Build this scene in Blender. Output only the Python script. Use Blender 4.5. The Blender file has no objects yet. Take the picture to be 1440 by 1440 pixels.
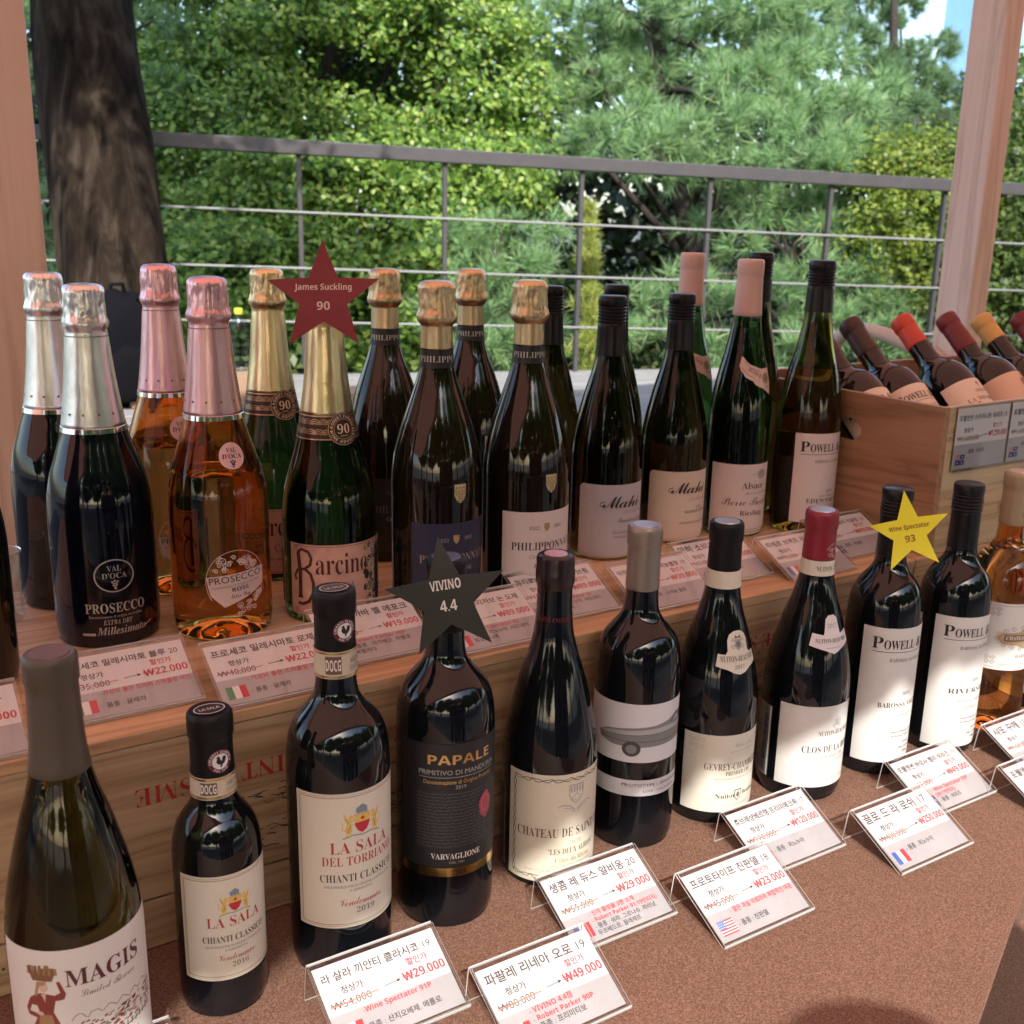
import bpy, bmesh, math, random
import numpy as np
from mathutils import Vector, Matrix, noise
from mathutils.geometry import tessellate_polygon
R_ = math.radians
sin, cos, pi = math.sin, math.cos, math.pi
SC = bpy.context.scene
COL = SC.collection
random.seed(7)

# ------------------------------------------------------------------ camera
TZ = 0.72                       # table top
SZ = TZ + 0.1872                # top of the crate shelf
CZ = TZ + 0.56084               # camera height
camd = bpy.data.cameras.new('camera')
cam = bpy.data.objects.new('camera', camd)
COL.objects.link(cam)
pit, rol, yaw = R_(15.08), R_(1.19), R_(32.53)
fw = Vector((sin(yaw) * cos(pit), cos(yaw) * cos(pit), -sin(pit)))
r0 = Vector((cos(yaw), -sin(yaw), 0)); u0 = r0.cross(fw)
rt = cos(rol) * r0 + sin(rol) * u0; up = -sin(rol) * r0 + cos(rol) * u0
cam.matrix_world = Matrix(((rt.x, up.x, -fw.x, 0), (rt.y, up.y, -fw.y, 0), (rt.z, up.z, -fw.z, CZ), (0, 0, 0, 1)))
camd.sensor_fit = 'HORIZONTAL'; camd.sensor_width = 36; camd.lens = 36 * 1.0587
camd.clip_start = .02; camd.clip_end = 2000
camd.dof.use_dof = True; camd.dof.focus_distance = 0.93; camd.dof.aperture_fstop = 14
SC.camera = cam

# ------------------------------------------------------------------ sky, sun, exposure
SUN_EL = R_(40.4)
sun_to = Vector((-0.291, -0.705, 0.648)).normalized()
w = bpy.data.worlds.new("World"); SC.world = w; w.use_nodes = True
nt = w.node_tree; bg = nt.nodes['Background']
sky = nt.nodes.new('ShaderNodeTexSky'); sky.sky_type = 'NISHITA'; sky.sun_disc = False
sky.sun_elevation = SUN_EL; sky.sun_rotation = math.atan2(sun_to.x, sun_to.y)
sky.dust_density = 2.0; sky.air_density = 1.0; sky.ozone_density = 1.0
nt.links.new(sky.outputs[0], bg.inputs[0]); bg.inputs[1].default_value = 0.15
ld = bpy.data.lights.new('sun', 'SUN'); ld.energy = 2.0; ld.angle = R_(0.53); ld.color = (1, .96, .89)
lo = bpy.data.objects.new('sun', ld); COL.objects.link(lo)
lo.rotation_euler = (-sun_to).to_track_quat('-Z', 'Y').to_euler()
vs = SC.view_settings
vs.view_transform = 'Standard'; vs.look = 'None'; vs.gamma = 1; vs.use_curve_mapping = False
vs.exposure = 1.66
cy = SC.cycles
cy.caustics_reflective = False; cy.caustics_refractive = False
cy.max_bounces = 16; cy.transmission_bounces = 14; cy.transparent_max_bounces = 24; cy.diffuse_bounces = 5; cy.glossy_bounces = 6
cy.sample_clamp_indirect = 6

# ------------------------------------------------------------------ materials
MATS = {}
def hx(s):
    v = [int(s[i:i + 2], 16) / 255 for i in (0, 2, 4)]
    return tuple(x / 12.92 if x <= .04045 else ((x + .055) / 1.055) ** 2.4 for x in v)
def mat(name, col=(.5, .5, .5), rough=.5, metal=0., var=0., vs_=30, bump=0., bs=80, trans=0., ior=1.5, spec=.5, coat=0., stretch=(1, 1, 1), sheen=0, aniso=0):
    if name in MATS: return MATS[name]
    m = bpy.data.materials.new(name); m.use_nodes = True; MATS[name] = m
    n = m.node_tree.nodes; l = m.node_tree.links; p = n['Principled BSDF']
    p.inputs['Base Color'].default_value = (*col, 1); p.inputs['Roughness'].default_value = rough
    p.inputs['Metallic'].default_value = metal; p.inputs['IOR'].default_value = ior
    p.inputs['Specular IOR Level'].default_value = spec
    p.inputs['Transmission Weight'].default_value = trans; p.inputs['Coat Weight'].default_value = coat; p.inputs['Coat Roughness'].default_value = .03
    if sheen: p.inputs['Sheen Weight'].default_value = sheen
    if var or bump:
        tc = n.new('ShaderNodeTexCoord'); mp = n.new('ShaderNodeMapping'); mp.inputs['Scale'].default_value = stretch
        l.new(tc.outputs['Object'], mp.inputs[0])
    if var:
        t = n.new('ShaderNodeTexNoise'); t.inputs['Scale'].default_value = vs_; t.inputs['Detail'].default_value = 6; t.inputs['Roughness'].default_value = .65
        l.new(mp.outputs[0], t.inputs['Vector'])
        r = n.new('ShaderNodeValToRGB'); e = r.color_ramp.elements
        e[0].position = .3; e[1].position = .7
        e[0].color = (*[max(0, c * (1 - var)) for c in col], 1); e[1].color = (*[min(1, c * (1 + var)) for c in col], 1)
        l.new(t.outputs[0], r.inputs[0]); l.new(r.outputs[0], p.inputs['Base Color'])
    if bump:
        t2 = n.new('ShaderNodeTexNoise'); t2.inputs['Scale'].default_value = bs; t2.inputs['Detail'].default_value = 5
        l.new(mp.outputs[0], t2.inputs['Vector'])
        b = n.new('ShaderNodeBump'); b.inputs['Strength'].default_value = bump; b.inputs['Distance'].default_value = .004
        l.new(t2.outputs[0], b.inputs['Height']); l.new(b.outputs[0], p.inputs['Normal'])
    return m
def wood(name, a, b, c, stretch, rough=.6, rings=14, bump=.15):
    if name in MATS: return MATS[name]
    m = bpy.data.materials.new(name); m.use_nodes = True; MATS[name] = m
    n = m.node_tree.nodes; l = m.node_tree.links; p = n['Principled BSDF']; p.inputs['Roughness'].default_value = rough
    tc = n.new('ShaderNodeTexCoord'); mp = n.new('ShaderNodeMapping'); mp.inputs['Scale'].default_value = stretch
    oi = n.new('ShaderNodeObjectInfo'); ad = n.new('ShaderNodeVectorMath'); ad.operation = 'ADD'
    l.new(tc.outputs['Object'], ad.inputs[0]); l.new(oi.outputs['Random'], ad.inputs[1]); l.new(ad.outputs[0], mp.inputs[0])
    t = n.new('ShaderNodeTexNoise'); t.inputs['Scale'].default_value = 1.6; t.inputs['Detail'].default_value = 3; t.inputs['Distortion'].default_value = .6
    l.new(mp.outputs[0], t.inputs['Vector'])
    mu = n.new('ShaderNodeMath'); mu.operation = 'MULTIPLY'; mu.inputs[1].default_value = rings
    fr = n.new('ShaderNodeMath'); fr.operation = 'PINGPONG'; fr.inputs[1].default_value = 1
    l.new(t.outputs[0], mu.inputs[0]); l.new(mu.outputs[0], fr.inputs[0])
    t2 = n.new('ShaderNodeTexNoise'); t2.inputs['Scale'].default_value = 30; t2.inputs['Detail'].default_value = 5
    l.new(mp.outputs[0], t2.inputs['Vector'])
    mx = n.new('ShaderNodeMath'); mx.operation = 'MULTIPLY_ADD'; mx.inputs[1].default_value = .55
    l.new(fr.outputs[0], mx.inputs[0]); 
    m3 = n.new('ShaderNodeMath'); m3.operation = 'MULTIPLY'; m3.inputs[1].default_value = .5; l.new(t2.outputs[0], m3.inputs[0]); l.new(m3.outputs[0], mx.inputs[2])
    r = n.new('ShaderNodeValToRGB'); e = r.color_ramp.elements
    e[0].position = .15; e[0].color = (*a, 1); e[1].position = .9; e[1].color = (*c, 1)
    x = e.new(.45); x.color = (*b, 1)
    l.new(mx.outputs[0], r.inputs[0]); l.new(r.outputs[0], p.inputs['Base Color'])
    bp = n.new('ShaderNodeBump'); bp.inputs['Strength'].default_value = bump; bp.inputs['Distance'].default_value = .002
    l.new(mx.outputs[0], bp.inputs['Height']); l.new(bp.outputs[0], p.inputs['Normal'])
    return m
def leafmat(name, cols, trans=.35, rough=.45, tcol=None):
    if name in MATS: return MATS[name]
    m = bpy.data.materials.new(name); m.use_nodes = True; MATS[name] = m
    n = m.node_tree.nodes; l = m.node_tree.links; p = n['Principled BSDF']; p.inputs['Roughness'].default_value = rough
    g = n.new('ShaderNodeNewGeometry'); r = n.new('ShaderNodeValToRGB'); e = r.color_ramp.elements
    e[0].color = (*cols[0], 1); e[1].color = (*cols[-1], 1)
    for i, c in enumerate(cols[1:-1]):
        x = e.new((i + 1) / (len(cols) - 1)); x.color = (*c, 1)
    l.new(g.outputs['Random Per Island'], r.inputs[0]); l.new(r.outputs[0], p.inputs['Base Color'])
    t = n.new('ShaderNodeBsdfTranslucent')
    hs = n.new('ShaderNodeHueSaturation'); hs.inputs['Value'].default_value = 1.3; hs.inputs['Hue'].default_value = .485; l.new(r.outputs[0], hs.inputs['Color']); l.new(hs.outputs[0], t.inputs[0])
    mx = n.new('ShaderNodeMixShader'); mx.inputs[0].default_value = trans
    l.new(p.outputs[0], mx.inputs[1]); l.new(t.outputs[0], mx.inputs[2]); l.new(mx.outputs[0], n['Material Output'].inputs[0])
    return m
def clear(name, tint=(.97, .98, .98), ior=1.49, rough=.02):      # thin clear sheet: fresnel gloss over see-through
    if name in MATS: return MATS[name]
    m = bpy.data.materials.new(name); m.use_nodes = True; MATS[name] = m
    n = m.node_tree.nodes; l = m.node_tree.links; n.remove(n['Principled BSDF'])
    t = n.new('ShaderNodeBsdfTransparent'); t.inputs[0].default_value = (*tint, 1)
    g = n.new('ShaderNodeBsdfGlossy'); g.inputs['Roughness'].default_value = rough
    f = n.new('ShaderNodeFresnel'); ge = n.new('ShaderNodeNewGeometry'); mr = n.new('ShaderNodeMapRange')
    mr.inputs[3].default_value = ior; mr.inputs[4].default_value = 1 / ior; l.new(ge.outputs['Backfacing'], mr.inputs[0]); l.new(mr.outputs[0], f.inputs[0])
    mx = n.new('ShaderNodeMixShader'); l.new(f.outputs[0], mx.inputs[0]); l.new(t.outputs[0], mx.inputs[1]); l.new(g.outputs[0], mx.inputs[2])
    l.new(mx.outputs[0], n['Material Output'].inputs[0])
    return m

# ------------------------------------------------------------------ object helpers
def tag(o, label=None, cat=None, group=None, kind=None):
    if label: o['label'] = label
    if cat: o['category'] = cat
    if group: o['group'] = group
    if kind: o['kind'] = kind
    return o
def empty(name, loc=(0, 0, 0), label=None, cat=None, group=None, rot=(0, 0, 0), parent=None):
    o = bpy.data.objects.new(name, None); COL.objects.link(o); o.location = loc; o.rotation_euler = rot; o.empty_display_size = .05
    if parent: o.parent = parent
    return tag(o, label, cat, group)
class MB:
    def __init__(s): s.v = []; s.f = []; s.m = []
    def add(s, vs, fs, mi=0):
        b = len(s.v); s.v += [tuple(x) for x in vs]; s.f += [tuple(b + i for i in f) for f in fs]; s.m += [mi] * len(fs)
    def box(s, x0, y0, z0, x1, y1, z1, mi=0, M=None):
        v = [(x0, y0, z0), (x1, y0, z0), (x1, y1, z0), (x0, y1, z0), (x0, y0, z1), (x1, y0, z1), (x1, y1, z1), (x0, y1, z1)]
        if M: v = [M @ Vector(q) for q in v]
        s.add(v, [(0, 3, 2, 1), (4, 5, 6, 7), (0, 1, 5, 4), (1, 2, 6, 5), (2, 3, 7, 6), (3, 0, 4, 7)], mi)
    def lathe(s, prof, seg=64, mi=0, disp=None, flip=False, c=(0, 0, 0)):
        vs = []; fs = []; rings = []
        for (r, z) in prof:
            if r < 1e-6:
                rings.append([len(vs)]); vs.append((c[0], c[1], c[2] + z))
            else:
                rg = []
                for j in range(seg):
                    a = 2 * pi * j / seg; rr = r + (disp(a, z, r) if disp else 0)
                    rg.append(len(vs)); vs.append((c[0] + rr * cos(a), c[1] + rr * sin(a), c[2] + z))
                rings.append(rg)
        for i in range(len(rings) - 1):
            A, B = rings[i], rings[i + 1]
            for j in range(seg):
                k = (j + 1) % seg
                if len(A) == 1 and len(B) == 1: continue
                if len(A) == 1: q = (A[0], B[k], B[j])
                elif len(B) == 1: q = (A[j], A[k], B[0])
                else: q = (A[j], A[k], B[k], B[j])
                fs.append(tuple(reversed(q)) if flip else q)
        s.add(vs, fs, mi)
    def tube(s, pts, rad, seg=8, mi=0, cap=True, disp=None):
        pts = [Vector(p) for p in pts]; n = len(pts); vs = []; fs = []
        if not isinstance(rad, (list, tuple)): rad = [rad] * n
        ref = Vector((0, 0, 1))
        if abs((pts[-1] - pts[0]).normalized().z) > .9: ref = Vector((1, 0, 0))
        for i, p in enumerate(pts):
            t = (pts[min(i + 1, n - 1)] - pts[max(i - 1, 0)]).normalized()
            a = t.cross(ref).normalized(); b = t.cross(a)
            for j in range(seg):
                th = 2 * pi * j / seg; rr = rad[i] * (1 + (disp(th, i) if disp else 0))
                vs.append(p + (a * cos(th) + b * sin(th)) * rr)
        for i in range(n - 1):
            for j in range(seg):
                k = (j + 1) % seg; fs.append((i * seg + j, i * seg + k, (i + 1) * seg + k, (i + 1) * seg + j))
        if cap:
            fs.append(tuple(range(seg))); fs.append(tuple(reversed(range((n - 1) * seg, n * seg))))
        s.add(vs, fs, mi)
    def prism(s, poly, h0, h1, fn, mi=0):                 # poly in 2D, fn(a,b,h) -> 3D
        n = len(poly); vs = [fn(a, b, h0) for a, b in poly] + [fn(a, b, h1) for a, b in poly]
        tri = tessellate_polygon([[Vector((a, b, 0)) for a, b in poly]])
        fs = [tuple(reversed(t)) for t in tri] + [tuple(i + n for i in t) for t in tri]
        fs += [(i, (i + 1) % n, (i + 1) % n + n, i + n) for i in range(n)]
        s.add(vs, fs, mi)
    def build(s, name, mats, parent=None, smooth=None, fixn=False, bevel=0):
        me = bpy.data.meshes.new(name); me.from_pydata(s.v, [], s.f)
        if not isinstance(mats, (list, tuple)): mats = [mats]
        for m in mats: me.materials.append(m)
        if any(s.m): me.polygons.foreach_set('material_index', s.m)
        if fixn:
            bm = bmesh.new(); bm.from_mesh(me); bmesh.ops.recalc_face_normals(bm, faces=bm.faces); bm.to_mesh(me); bm.free()
        if smooth is not None:
            me.polygons.foreach_set('use_smooth', [True] * len(me.polygons)); me.set_sharp_from_angle(angle=R_(smooth))
        me.update()
        o = bpy.data.objects.new(name, me); COL.objects.link(o)
        if parent: o.parent = parent
        if bevel:
            b = o.modifiers.new('b', 'BEVEL'); b.width = bevel; b.segments = 2; b.limit_method = 'ANGLE'
        return o
def npmesh(name, V, F, mats, parent=None, mi=None, smooth=False):
    me = bpy.data.meshes.new(name); k = F.shape[1]
    me.vertices.add(len(V)); me.vertices.foreach_set('co', V.astype(np.float32).ravel())
    me.loops.add(F.size); me.loops.foreach_set('vertex_index', F.astype(np.int32).ravel())
    me.polygons.add(len(F)); me.polygons.foreach_set('loop_start', np.arange(0, F.size, k, dtype=np.int32))
    for m in (mats if isinstance(mats, (list, tuple)) else [mats]): me.materials.append(m)
    if mi is not None: me.polygons.foreach_set('material_index', mi.astype(np.int32))
    me.update(calc_edges=True); me.validate()
    o = bpy.data.objects.new(name, me); COL.objects.link(o)
    if parent: o.parent = parent
    return o
def pchip(xs, ys, n):
    xs = np.array(xs, float); ys = np.array(ys, float); h = np.diff(xs); d = np.diff(ys) / h
    m = np.zeros(len(xs)); m[0] = d[0]; m[-1] = d[-1]
    for i in range(1, len(xs) - 1):
        if d[i - 1] * d[i] > 0:
            w1 = 2 * h[i] + h[i - 1]; w2 = h[i] + 2 * h[i - 1]; m[i] = (w1 + w2) / (w1 / d[i - 1] + w2 / d[i])
    X = np.linspace(xs[0], xs[-1], n); k = np.clip(np.searchsorted(xs, X) - 1, 0, len(xs) - 2); t = (X - xs[k]) / h[k]
    Y = (2 * t**3 - 3 * t**2 + 1) * ys[k] + (t**3 - 2 * t**2 + t) * h[k] * m[k] + (-2 * t**3 + 3 * t**2) * ys[k + 1] + (t**3 - t**2) * h[k] * m[k + 1]
    return X, Y

# ------------------------------------------------------------------ lettering
TXT = {}
_fc = bpy.data.curves.new('lettering', 'FONT'); _fo = bpy.data.objects.new('lettering', _fc)
_fs = bpy.data.scenes.new('lettering'); _fs.collection.objects.link(_fo)   # side scene: lettering outlines are made there, then removed
def style(s, st):
    base = {'serif': (0x1D400, 0x1D41A, 0x1D7CE), 'ital': (0x1D434, 0x1D44E, 0), 'bital': (0x1D468, 0x1D482, 0), 'script': (0x1D4D0, 0x1D4EA, 0), 'bold': (0x1D5D4, 0x1D5EE, 0x1D7EC)}.get(st)
    if not base: return s
    out = ''
    for c in s:
        if st == 'ital' and c == 'h': out += '\u210e'
        elif 'A' <= c <= 'Z': out += chr(base[0] + ord(c) - 65)
        elif 'a' <= c <= 'z': out += chr(base[1] + ord(c) - 97)
        elif '0' <= c <= '9' and base[2]: out += chr(base[2] + ord(c) - 48)
        else: out += c
    return out
def _outline(body, off=0., space=1.):
    _fc.body = body; _fc.size = 1; _fc.resolution_u = 2; _fc.offset = off; _fc.space_character = space; _fc.fill_mode = 'FRONT'
    me = bpy.data.meshes.new_from_object(_fo)
    V = [(v.co.x, v.co.y) for v in me.vertices]; F = [tuple(p.vertices) for p in me.polygons]
    bpy.data.meshes.remove(me); return V, F
ONE = {}
BAR = max(v[0] for v in _outline('|')[0])
def one(c, st, off):                                     # one character: outline and advance (rare glyphs are slow to make, so each is made once)
    k = (c, st, off)
    if k not in ONE:
        if c == ' ': ONE[k] = ([], [], .30)
        elif '\uac00' <= c <= '\ud7a3': V, F = _outline(c, .018); ONE[k] = (V, F, .92)
        else:
            V, F = _outline(style(c, st), off); W2 = _outline(style(c, st) + '|')[0]
            ONE[k] = (V, F, (max(v[0] for v in W2) - BAR) * (.87 if st == 'script' else 1))
    return ONE[k]
def glyphs(s, st='', off=0., space=1.):
    k = (s, st, off, space)
    if k not in TXT:
        if st or any('\uac00' <= c <= '\ud7a3' for c in s):
            V = []; F = []; x = 0
            for c in s:
                v, f, ad = one(c, st, off); n = len(V); V += [(a + x, b) for a, b in v]; F += [tuple(n + i for i in q) for q in f]; x += ad
        else: V, F = _outline(s, off, space)
        if V:
            x0 = min(v[0] for v in V); x1 = max(v[0] for v in V); V = [(a - x0, b) for a, b in V]; W = x1 - x0
        else: W = 0
        TXT[k] = (V, F, W)
    return TXT[k]
CAP = .70                                                # cap height of the font at size 1
class Art:
    """flat artwork in (s,t) metres with thin layers, wrapped onto a surface by build()"""
    def __init__(s): s.v = []; s.f = []; s.m = []; s.mats = []
    def mi(s, m):
        if m not in s.mats: s.mats.append(m)
        return s.mats.index(m)
    def raw(s, vs, fs, m, ly):
        b = len(s.v); s.v += [(a, c, ly) for a, c in vs]; s.f += [tuple(b + i for i in f) for f in fs]; s.m += [s.mi(m)] * len(fs)
    def rect(s, s0, t0, s1, t1, m, ly=0, n=None):
        k = n or max(1, int(abs(t1 - t0) / .0035)); n = n or max(1, int(abs(s1 - s0) / .0025)); vs = []; fs = []
        for i in range(n + 1):
            for j in range(k + 1): vs.append((s0 + (s1 - s0) * i / n, t0 + (t1 - t0) * j / k))
        for i in range(n):
            for j in range(k): q = i * (k + 1) + j; fs.append((q, q + k + 1, q + k + 2, q + 1))
        s.raw(vs, fs, m, ly)
    def poly(s, pts, m, ly=0, strip=.003):
        tri = tessellate_polygon([[Vector((a, b, 0)) for a, b in pts]])
        def clip(P, ax, x, keep):
            o = []
            for i in range(len(P)):
                a, b = P[i], P[(i + 1) % len(P)]; da = (a[ax] - x) * keep; db = (b[ax] - x) * keep
                if da >= 0: o.append(a)
                if da * db < 0:
                    t = da / (da - db); o.append((a[0] + (b[0] - a[0]) * t, a[1] + (b[1] - a[1]) * t))
            return o
        def split(P, ax):
            lo = min(p[ax] for p in P); hi = max(p[ax] for p in P); k0 = math.floor(lo / strip); k1 = math.floor(hi / strip)
            if k1 <= k0: return [P]
            out = []
            for k in range(k0, k1 + 1):
                Q = clip(clip(P, ax, k * strip, 1), ax, (k + 1) * strip, -1)
                if len(Q) > 2: out.append(Q)
            return out
        for t in tri:
            P = [pts[i] for i in t]
            for Q in split(P, 0):
                for U in split(Q, 1): s.raw(U, [tuple(range(len(U)))], m, ly)
    def ell(s, cs, ct, a, b, m, ly=0, n=28, a0=0, a1=2 * pi):
        s.poly([(cs + a * cos(a0 + (a1 - a0) * i / n), ct + b * sin(a0 + (a1 - a0) * i / n)) for i in range(n)], m, ly)
    def line(s, pts, w, m, ly=1, closed=False):
        if closed: pts = list(pts) + [pts[0]]
        q = []
        for a, b in zip(pts, pts[1:]):
            d = math.hypot(b[0] - a[0], b[1] - a[1]); n = max(1, int(d / .003))
            q += [(a[0] + (b[0] - a[0]) * i / n, a[1] + (b[1] - a[1]) * i / n) for i in range(n)]
        q.append(pts[-1])
        vs = []; fs = []
        for i, p in enumerate(q):
            a = q[max(i - 1, 0)]; b = q[min(i + 1, len(q) - 1)]
            dx, dy = b[0] - a[0], b[1] - a[1]; d = math.hypot(dx, dy) or 1; nx, ny = -dy / d * w / 2, dx / d * w / 2
            vs += [(p[0] + nx, p[1] + ny), (p[0] - nx, p[1] - ny)]
        for i in range(len(q) - 1): fs.append((2 * i, 2 * i + 1, 2 * i + 3, 2 * i + 2))
        s.raw(vs, fs, m, ly)
    def ring(s, cs, ct, a, b, w, m, ly=1, n=36):
        s.line([(cs + a * cos(2 * pi * i / n), ct + b * sin(2 * pi * i / n)) for i in range(n)], w, m, ly, True)
    def frame(s, s0, t0, s1, t1, w, m, ly=1):
        s.line([(s0, t0), (s1, t0), (s1, t1), (s0, t1)], w, m, ly, True)
    def rrect(s, s0, t0, s1, t1, r, m, ly=0):
        p = []
        for cx, cy, a in ((s1 - r, t1 - r, 0), (s0 + r, t1 - r, 90), (s0 + r, t0 + r, 180), (s1 - r, t0 + r, 270)):
            p += [(cx + r * cos(R_(a + 15 * i)), cy + r * sin(R_(a + 15 * i))) for i in range(7)]
        s.poly(p, m, ly)
    def text(s, txt, cs, t, cap, m, st='', al='c', ly=2, width=None, off=0., space=1., rot=0., flip=False, tall=1.):
        V, F, W = glyphs(txt, st, off, space)
        if not V: return
        k = cap / CAP; kx = k if width is None else width / W
        w_ = W * kx; a0 = {'l': 0, 'c': -w_ / 2, 'r': -w_}[al]
        vs = []
        for x, y in V:
            a = a0 + x * kx; b = y * k * tall
            if flip: a, b = -a, -b
            if rot: a, b = a * cos(rot) - b * sin(rot), a * sin(rot) + b * cos(rot)
            vs.append((cs + a, t + b))
        s.raw(vs, F, m, ly)
    def arc(s, txt, cs, ct, r, cap, m, a_mid=90, st='bold', ly=2, inside=False):
        k = cap / CAP; ws = [(glyphs(c, st)[2] * k + cap * .16 if c != ' ' else cap * .5) for c in txt]
        tot = sum(ws) / r; a = R_(a_mid) + (tot / 2 if not inside else -tot / 2)
        for c, w_ in zip(txt, ws):
            da = w_ / r / 2; a += (-da if not inside else da)
            if c != ' ':
                V, F, W = glyphs(c, st); ro = a - pi / 2 + (pi if inside else 0); rr = r if not inside else r + cap
                vs = []
                for x, y in V:
                    x2 = (x - W / 2) * k; y2 = y * k
                    vs.append((cs + rr * cos(a) + x2 * cos(ro) - y2 * sin(ro), ct + rr * sin(a) + x2 * sin(ro) + y2 * cos(ro)))
                s.raw(vs, F, m, ly)
            a += (-da if not inside else da)
    def squiggle(s, s0, s1, t, h, m, ly=2, dens=.0011, seed=0, w=.00035):   # a line of unreadably small writing
        rr = random.Random(seed + int(t * 1e5)); x = s0
        while x < s1:
            L = rr.uniform(2, 7) * dens; n = int(L / dens * 2) + 2
            s.line([(x + L * i / n, t + h * rr.uniform(.0, 1)) for i in range(n + 1)], w, m, ly); x += L + dens * .9
    def build(s, name, fn, parent, step=.00012, base=.00025):
        me = bpy.data.meshes.new(name)
        me.from_pydata([fn(a, b, base + ly * step) for a, b, ly in s.v], [], s.f)
        for m in s.mats: me.materials.append(m)
        me.polygons.foreach_set('material_index', s.m); me.update()
        o = bpy.data.objects.new(name, me); COL.objects.link(o); o.parent = parent
        return o

INK = mat('ink_black', (.015, .013, .014), .6); RED = mat('ink_red', (.55, .035, .05), .6); GREY = mat('ink_grey', (.16, .15, .15), .6)
MGREY = mat('ink_mid_grey', (.36, .35, .34), .6); WHITE = mat('ink_white', (.8, .79, .77), .6); BROWN = mat('ink_brown', (.10, .045, .03), .6)
GOLD = mat('ink_gold', (.78, .56, .22), .28, metal=1); SILVER = mat('ink_silver', (.8, .79, .77), .3, metal=1)
PAPER = mat('paper_white', (.69, .675, .65), .65, var=.02, vs_=300); CREAM = mat('paper_cream', (.68, .63, .51), .65, var=.03, vs_=300)
IVORY = mat('paper_ivory', (.70, .67, .57), .6, var=.02, vs_=300); LILAC = mat('paper_lilac_grey', (.56, .55, .59), .6, var=.02, vs_=300)
PEACH = mat('paper_peach', (.80, .67, .54), .6); CARDW = mat('card_white', (.72, .72, .735), .55); CARDG = mat('card_grey', (.42, .42, .44), .55, var=.1, vs_=25)
STRIKE = mat('ink_strike', (.62, .22, .12), .6); WINE = mat('ink_wine', (.20, .02, .035), .6)
FB = mat('flag_blue', (.04, .12, .45), .6); FR = mat('flag_red', (.60, .04, .06), .6); FG = mat('flag_green', (.02, .25, .12), .6); NAVYF = mat('flag_navy', (.03, .05, .2), .6)

# ================================================================== SETTING
def at(px, py, depth):                                   # a point seen at 1440-pixel photo coordinates, at a depth in metres
    return Vector((0, 0, CZ)) + (fw + rt * ((px - 720) / 1524.5) + up * ((720 - py) / 1524.5)) * depth
YC = 0.7674
# ground: one sheet of paving reaching the horizon
g = MB(); g.add([(-400, -400, 0), (400, -400, 0), (400, 400, 0), (-400, 400, 0)], [(0, 1, 2, 3)])
tag(g.build('ground', mat('ground_paving', (.09, .087, .085), .85, var=.25, vs_=6)), kind='structure')
N = Vector((sin(R_(18)), cos(R_(18)), 0)); W_ = Vector((cos(R_(18)), -sin(R_(18)), 0))
def rl(wd, D, z): v = W_ * wd + N * D; return Vector((v.x, v.y, z))
# soil and grass beyond the platform
g = MB(); P = [rl(-30, 5.2, .008), rl(30, 5.2, .008), rl(40, 60, .008), rl(-40, 60, .008)]
g.add(P, [(0, 1, 2, 3)]); tag(g.build('grass', mat('grass_soil', (.045, .06, .02), .9, var=.5, vs_=9)), kind='structure')

# platform of grey boards
DECK = wood('grey_boards', (.20, .19, .18), (.27, .26, .245), (.34, .325, .30), (1.2, 18, 18), .75, 8, .3)
pl = empty('platform', rl(1.5, 4.3, 0), 'low grey boarded platform running behind the stall under the railing', 'platform')
Rz = Matrix.Rotation(R_(-18), 4, 'Z')
d = MB(); nb = 10; bw = 1.46 / nb
for i in range(nb):
    y = -.72 + i * bw; d.box(-6, y, .545, 7, y + bw - .008, .58 + .001 * (i % 2))
o = d.build('deck_board', DECK, pl, bevel=.004); o.rotation_euler.z = R_(-18)
d = MB(); d.box(-6, -.70, 0, 7, .70, .543); o = d.build('base', mat('platform_base', (.22, .21, .20), .8, var=.2, vs_=8), pl); o.rotation_euler.z = R_(-18)

# railing
RAILM = mat('rail_paint', (.062, .060, .062), .45, var=.12, vs_=14, bump=.05, bs=60)
ra = empty('railing', rl(1.5, 5.0, .58), 'grey metal railing with thin horizontal cables behind the bottles', 'railing')
def rp(wd, dD, z): return rl(wd, 5.0 + dD, z - .022 * (wd - 1.5)) - Vector(ra.location)
def bar(name, w0, w1, d0, d1, z0, z1, m):
    b = MB(); v = []
    for zz in (z0, z1):
        for (a, dd) in ((w0, d0), (w1, d0), (w1, d1), (w0, d1)): v.append(rp(a, dd, zz))
    b.add(v, [(0, 3, 2, 1), (4, 5, 6, 7), (0, 1, 5, 4), (1, 2, 6, 5), (2, 3, 7, 6), (3, 0, 4, 7)]); return b.build(name, m, ra, bevel=.003)
bar('top_rail', -5, 8, -.045, .035, 1.508, 1.566, RAILM)
for k in range(-6, 10):
    wd = .31 + .642 * k
    bar('railing_post', wd - .010, wd + .010, -.02, .012, .585, 1.506, RAILM)
CABLE = mat('cable_steel', (.24, .24, .24), .5)
for z in (1.268, 1.03, .795):
    b = MB(); b.tube([rp(-5, -.028, z), rp(1, -.028, z), rp(8, -.028, z)], .005, 8); b.build('cable', CABLE, ra, smooth=40)

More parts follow.
